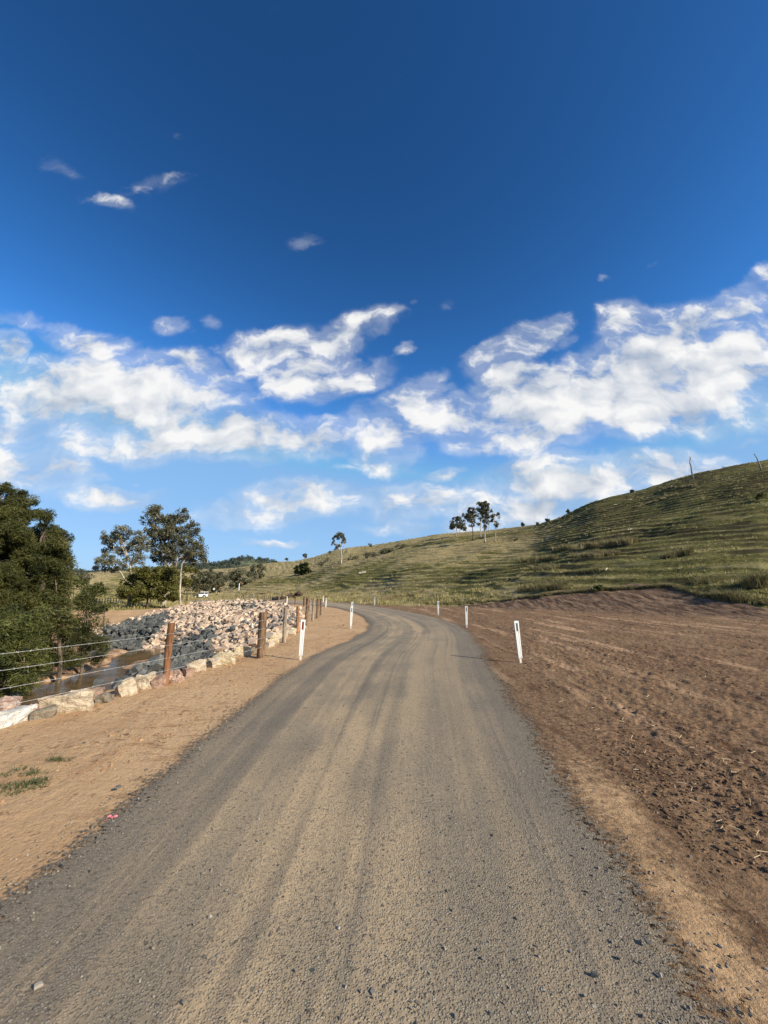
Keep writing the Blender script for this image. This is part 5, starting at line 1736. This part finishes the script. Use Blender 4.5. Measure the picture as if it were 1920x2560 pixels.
# ------------------------------------------------------------------ far wooded hill
def far_hill():
    Yf = 900.0
    prof = [(300, 1428), (400, 1420), (470, 1412), (525, 1408), (560, 1407), (590, 1403), (620, 1396), (647, 1393), (662, 1395), (675, 1404), (690, 1412), (720, 1425), (760, 1436)]
    xs, zs = [], []
    for x, y in prof:
        q = at_depth(x, y + 4, Yf)
        xs.append(q[0]); zs.append(q[2])
    X1 = np.linspace(xs[0] - 250, xs[-1] + 60, 90)
    top = np.interp(X1, xs, zs)
    ys = np.linspace(-260, 400, 40)
    V = []
    for yv in ys:
        pr = max(0, 1 - abs(yv) / (260 if yv < 0 else 400))
        pr = pr * pr * (3 - 2 * pr)
        for xv, tz in zip(X1, top):
            V.append((xv, Yf + yv, -2 + (tz + 2) * pr + 3 * float(pr) * math.sin(xv * .05 + yv * .03)))
    V = np.array(V)
    n1 = len(X1)
    i = np.arange(len(ys) - 1)[:, None] * n1
    j = np.arange(n1 - 1)[None, :]
    q = np.stack([i + j, i + j + 1, i + n1 + j + 1, i + n1 + j], -1).reshape(-1, 4)
    tag(mk('hills', V, q, M_FHILL, None, None, True), kind='structure')
    # canopy
    n = 5200
    u = rng.integers(0, len(V), n)
    C = V[u] + rng.normal(size=(n, 3)) * np.array([4, 6, 0])
    keep = (C[:, 1] < Yf + 60) & (C[:, 2] > 2)
    C = C[keep]
    C[:, 2] += rng.uniform(1, 6, len(C))
    v, q, t_ = leaves(C, 26, rng.uniform(3.0, 6.0, len(C)), 3.2, 2.0, rng.uniform(.1, .8, len(C)))
    o = mk('wood', v, q, M_FOREST, None, {'tint': t_})
    tag(o, 'dark blue green forest covering the distant hill', 'wood', None, 'stuff')


M_FHILL = simple('far_hill_soil', (0.09, 0.10, 0.055), 0.95, 0.3, 0.02)
far_hill()

# ------------------------------------------------------------------ guide posts
def guide_post(px, py, hpx, label, refl, lean=0.0, rz=0.0, broad=True, leanY=0.0):
    x, y = plane(px, py)
    z = h1(x, y)
    hh = 0.93
    root = empty('guide_post', (x, y, z), label, 'guide post', 'white roadside guide posts', rz)
    root.rotation_euler = (leanY, lean, rz)
    w_, d_ = (0.105, 0.035)
    # tapered body with chamfered top and two shallow grooves (real recesses: side ribs stand proud)
    bm = MB()
    def slab(x0, x1, y0, y1, z0, z1, tp=0.0):
        V = [(x0 * .78 if 1 else x0, y0, z0), (x1 * .78, y0, z0), (x1 * .78, y1, z0), (x0 * .78, y1, z0), (x0, y0, z1), (x1, y0, z1), (x1, y1, z1), (x0, y1, z1)]
        bm.add(V, [(0, 3, 2, 1), (4, 5, 6, 7), (0, 1, 5, 4), (1, 2, 6, 5), (2, 3, 7, 6), (3, 0, 4, 7)])
    slab(-w_ / 2, w_ / 2, -0.008, 0.012, 0.10, hh)
    slab(-w_ / 2, -w_ / 2 + .026, -d_ / 2 - .004, -0.0081, 0.10, hh)
    slab(w_ / 2 - .026, w_ / 2, -d_ / 2 - .004, -0.0081, 0.10, hh)
    slab(-.012, .012, -d_ / 2 - .002, -0.0081, 0.10, hh - .25)
    slab(-w_ / 2 + .0261, w_ / 2 - .0261, -d_ / 2 - .0038, -0.0082, hh - .045, hh - .002)
    bm.build('post_body', M_WHITE, root)
    m2 = MB()
    m2.box((0, -d_ / 2 - .003, hh - .14), .036, .012, .17)
    m2.build('reflector', refl, root)
    m3 = MB()
    m3.box((0, 0, .035), .045, .012, .15)
    m3.build('stake', M_WHITE, root)
    return root


guide_post(1302, 1657, 101, 'nearest white guide post right of the road, grey reflector, leaning left', M_REFW, -0.055, 0.1)
guide_post(1167, 1569, 52, 'white guide post second nearest on the right side of the road', M_REFW, 0.015, -.1)
guide_post(1096, 1539, 36, 'white guide post third nearest on the right side, before the grassy toe', M_REFW, 0.01, -.1)
guide_post(936.5, 1514.7, 22, 'white guide post on the outer edge where the road bends left', M_REFW, 0.0, -.3)
guide_post(808, 1507, 16, 'small far white guide post on the outer edge beyond the bend', M_REFW, 0.0, .4)
guide_post(814.5, 1519.6, 22, 'white guide post on the inner edge just right of the fence row end', M_REFW, 0.04, .2)
guide_post(880, 1543, 34, 'white guide post half hidden right behind another on the left verge', M_REFW, 0.0, .1)
guide_post(877, 1571.5, 51, 'white guide post on the left verge standing in front of its twin', M_REFW, 0.035, .1)
guide_post(751, 1650, 94, 'nearest white guide post left of the road, dark red reflector, beside the thick fence post', M_REFR, 0.035, .12)
guide_post(717, 1511.6, 17, 'white guide post showing above the rock slope between far fence posts', M_REFW, 0.02, .4)

# ------------------------------------------------------------------ fence
fence = empty('fence', (-4.0, 8, 0), 'barbed wire fence on timber posts along the creek side of the verge', 'fence')
FP = [(-5.78, 2.4, 1.08, .06, M_POSTR, 0.03)]
for (px, py, hpx_top, r, m_, ln) in [(412, 1713, 1558, .060, M_POSTR, 0.005), (651, 1645, 1531, .098, M_POSTB, 0.0), (710, 1606, 1520, .062, M_POSTG, 0.0), (743.5, 1582.5, 1516, .062, M_POSTS, -0.02),
                                 (764.5, 1563.5, 1493, .075, M_POSTB, 0.04), (781, 1553.5, 1496, .060, M_POSTG, 0.03), (792, 1545, 1497, .075, M_POSTB, 0.03), (801.5, 1538, 1497, .075, M_POSTB, 0.0),
                                 (774, 1526, 1494, .075, M_POSTG, 0.0), (760.5, 1516, 1490, .11, M_POSTB, -0.02), (738, 1513.5, 1490, .07, M_POSTR, 0.0), (715.5, 1511, 1491, .07, M_POSTB, 0.0),
                                 (696, 1508.5, 1492, .06, M_POSTG, 0.0), (676, 1507, 1488.7, .06, M_POSTB, 0), (660.6, 1505, 1487.5, .07, M_POSTB, 0), (645, 1504, 1486.6, .07, M_POSTB, 0),
                                 (633, 1502.5, 1485, .07, M_DEAD, 0), (618, 1502, 1486, .04, M_POSTG, 0), (607, 1501.8, 1485, .08, M_POSTB, 0), (599, 1501.5, 1487, .05, M_POSTG, 0), (591.4, 1501.5, 1485, .09, M_POSTB, 0),
                                 (558, 1502.5, 1488.7, .07, M_POSTB, 0)]:
    x, y = plane(px, py)
    if y > 44:
        # far run keeps to the inner shoulder of the bend
        i = np.argmin(np.abs(RLs[:, 0] / RLs[:, 1] - x / y) + (RLs[:, 1] < 30) * 9)
        q = RLs[i]
        f_ = 0.965
        x, y = q[0] * f_, q[1] * f_
    b_ = at_depth(px, hpx_top, y)
    hgt = b_[2] - h1(x, y)
    FP.append((x, y, min(1.45, max(.95, hgt)), r, m_, ln))
FP += [(-31.5, 67, 1.15, .08, M_POSTB, 0), (-35.5, 70, 1.1, .05, M_POSTR, 0), (-37.5, 71, 1.1, .05, M_POSTR, 0), (-39.5, 72, 1.1, .05, M_POSTR, 0), (-43.5, 74.5, 1.15, .07, M_POSTR, 0)]
tops = []
for (x, y, h_, r, m_, ln) in FP:
    z = h1(x, y)
    mb = MB()
    nseg = 6
    pts = [Vector((ln * h_ * i / nseg + random.uniform(-.004, .004), random.uniform(-.004, .004), -.15 + (h_ + .15) * i / nseg)) for i in range(nseg + 1)]
    mb.tube(pts, [r * random.uniform(.95, 1.04) for _ in pts], 14, True, jit=.06)
    o = mb.build('fence_post', m_, fence, False)
    o.location = Vector((x, y, z)) - fence.location
    tops.append((Vector((x, y, z)), ln, h_, r))
labs = {1: 'reddish brown round post standing at the front', 2: 'thick brown round post', 4: 'split orange brown post'}
for i_, o in enumerate([c for c in fence.children if c.name.startswith('fence_post')]):
    if i_ in labs:
        o['label'] = labs[i_]
WH = [.90, .70, .48, .27]
for wi, hz in enumerate(WH):
    mb = MB()
    for (a, b) in zip(tops[:-1], tops[1:]):
        sc_ = lambda q: Vector((q[1] * hz, 0, hz * (q[2] / 1.08 if q[2] < 1.1 else 1.02 * q[2] / 1.2)))
        side = Vector((.0, 0, 0))
        p0 = a[0] + sc_(a) - fence.location
        p1 = b[0] + sc_(b) - fence.location
        d = (p1 - p0)
        out_ = Vector((d.y, -d.x, 0)).normalized()
        p0 = p0 + out_ * (a[3] + .003)
        p1 = p1 + out_ * (b[3] + .003)
        n = 10
        pts = [p0.lerp(p1, i / n) + Vector((0, 0, -0.012 * d.length * .3 * 4 * (i / n) * (1 - i / n))) for i in range(n + 1)]
        R = (a[0].xy.length + b[0].xy.length) / 2
        rw = 0.0020 + 0.00006 * min(R, 40)
        mb.tube(pts, rw, 5, False)
        if R < 22:
            m_ = int(d.length / 0.14)
            for k_ in range(1, m_):
                p = p0.lerp(p1, k_ / m_) + Vector((0, 0, -0.012 * d.length * .3 * 4 * (k_ / m_) * (1 - k_ / m_)))
                for s_ in (-1, 1):
                    v = Vector((random.gauss(0, 1), random.gauss(0, 1), random.gauss(0, 1))).normalized() * .016
                    mb.tube([p - v, p + v], .0017, 3, False)
    mb.build('barbed_wire', M_WIRE, fence)

# far paddock fence on the left
pf = empty('paddock_fence', ground(262, 1492), 'low rail fence across the left paddock beyond the creek', 'fence')
Yp = 75.0
pp = []
for x in range(236, 300, 7):
    q = at_depth(x, 1490, Yp)
    pp.append(Vector((q[0], Yp, h1(q[0], Yp))))
for p in pp:
    mb = MB(); mb.tube([Vector((0, 0, -.1)), Vector((0, 0, 1.15))], .07, 7)
    o = mb.build('fence_post', M_POSTG, pf); o.location = p - pf.location
for hz in (.6, 1.05):
    mb = MB(); mb.tube([p - pf.location + Vector((0, -.075, hz)) for p in pp], .025, 5)
    mb.build('rail', M_POSTG, pf)

# ------------------------------------------------------------------ vehicle
def vehicle():
    g = ground(501, 1495)
    root = empty('off_road_vehicle', g, 'white four wheel drive with dark windows and front painted black for shade by the far road', 'car')
    root.rotation_euler = (0, 0, math.radians(28))
    # local: +x to the rear, -x front; width along y
    def prism(name, prof, y0, y1, mt, par=root):
        n = len(prof)
        V = [(x, y0, z) for x, z in prof] + [(x, y1, z) for x, z in prof]
        Fs = [tuple(range(n)), tuple(range(2 * n - 1, n - 1, -1))] + [((i + 1) % n, i, i + n, (i + 1) % n + n) for i in range(n)]
        return mk(name, V, Fs, mt, par)
    prism('body', [(-.55, .42), (.45, .42), (.55, .95), (1.35, .95), (1.5, .45), (2.05, .45), (2.1, 1.15), (-.6, 1.15)], -.85, .85, M_CARW)
    prism('bonnet', [(-2.05, .45), (-1.95, .45), (-1.85, .9), (-1.1, .9), (-.98, .45), (-.601, .42), (-.601, 1.16), (-2.0, 1.05), (-2.1, .85)], -.82, .82, M_CARB)  # shaded front of the white vehicle, its shade put in as black colour
    prism('cabin_window', [(-.25, 1.152), (2.03, 1.152), (1.95, 1.74), (-.02, 1.74)], -.78, .78, M_GLASS)
    prism('windscreen', [(-.62, 1.152), (-.252, 1.152), (-.022, 1.74), (-.2, 1.74)], -.76, .76, M_GLASS)
    prism('roof', [(-.30, 1.742), (2.02, 1.742), (1.98, 1.86), (-.22, 1.86)], -.83, .83, M_CARW)
    for (x, s_) in ((-.28, 1), (1.0, 1), (1.97, 1)):
        for sy in (-1, 1):
            mb = MB(); mb.box((x + .05, sy * .80, 1.45), .09, .05, .60); mb.build('pillar', M_CARW if x > 0 else M_CARB, root)
    for x in (-1.45, .98):
        for sy in (-1, 1):
            mb = MB(); mb.tube([(x, sy * .62, .40), (x, sy * .86, .40)], .40, 18)
            wh = mb.build('wheel', M_RUB, root)
            mb = MB(); mb.tube([(x, sy * .80, .40), (x, sy * .868, .40)], .22, 14)
            mb.build('rim', M_RIM, wh)
    mb = MB(); mb.tube([(2.10, 0, .98), (2.30, 0, .98)], .36, 18); mb.build('spare_wheel', M_RUB, root)
    mb = MB(); mb.box((2.16, 0, .50), .14, 1.66, .16); mb.build('bumper', M_CARB, root)
    for sy in (-1, 1):
        mb = MB(); mb.box((2.115, sy * .74, .82), .04, .12, .2); mb.build('tail_light', M_TAIL, root)


vehicle()

# diamond sign and pole
g = ground(534, 1486)
root = empty('road_sign', g, 'white diamond warning sign on a thin post at the far bend', 'sign')
mb = MB(); mb.tube([(0, 0, -.1), (0, 0, 1.9)], .035, 8); mb.build('sign_post', M_STEEL, root)
mb = MB(); mb.box((0, -.05, 1.75), .62, .02, .62, Matrix.Rotation(math.radians(45), 3, 'Y')); mb.build('sign_plate', M_SIGN, root)
g = ground(597, 1477)
root = empty('roadside_pole', g, 'short white pole beneath the spreading gum at the far bend', 'pole')
mb = MB(); mb.tube([(0, 0, -.1), (0, 0, 2.4)], .12, 10); mb.build('shaft', M_SIGN, root)
mb = MB(); mb.tube([(0, 0, 2.402), (0, 0, 2.46)], .14, 10); mb.build('pole_cap', M_SIGN, root)

# ------------------------------------------------------------------ small things on the left verge
def weed(px, py, r, n, label):
    x, y = plane(px, py)
    C = []
    for _ in range(n):
        a, q = random.uniform(0, 6.28), r * random.random() ** .6
        xx, yy = x + math.cos(a) * q * 1.6, y + math.sin(a) * q * .8
        C.append((xx, yy, h1(xx, yy) + .028))
    C = np.array(C)
    v, f, t_ = blades(C, np.full(n, .038), np.full(n, .006), 7, np.full(n, .03), rng.uniform(.1, .8, n), 1.6)
    c = Vector((x, y, h1(x, y)))
    o = mk('weed', v - np.array(c[:]), f, M_WEED, None, {'tint': t_})
    o.location = c
    tag(o, label, 'weed', 'low green weeds on the tan verge')


weed(40, 1972, .15, 34, 'largest flat green weed at the left photo edge')
weed(95, 1955, .08, 26, 'green weed right of and behind the largest weed')
weed(45, 1932, .10, 14, 'sparse green weed behind the largest weed at the left edge')
weed(92, 1935, .07, 10, 'thin green weed between the sparse weed and the far weed')
weed(148, 1900, .08, 16, 'small green weed farthest from the camera on the tan verge')

x, y = plane(282, 2046)
mb = MB()
z0 = h1(x, y) + .01
V, Fs = [], []
for i in range(9):
    t = i / 8
    V += [(-.04 + .08 * t, -.011 + .008 * math.sin(t * 7), .012 * abs(math.sin(t * 6))), (-.04 + .08 * t, .011 + .008 * math.sin(t * 7), .004 + .014 * abs(math.sin(t * 6 + .6)))]
for i in range(8):
    Fs.append((2 * i, 2 * i + 2, 2 * i + 3, 2 * i + 1))
V += [(a, b, c - .0012) for a, b, c in V]
Fs += [tuple(k_ + 18 for k_ in f[::-1]) for f in Fs]
o = mk('ribbon_scrap', V, Fs, M_PINK)
o.location = (x, y, z0)
o.rotation_euler = (0, 0, .3)
tag(o, 'crumpled scrap of pink ribbon lying at the left road edge', 'ribbon')
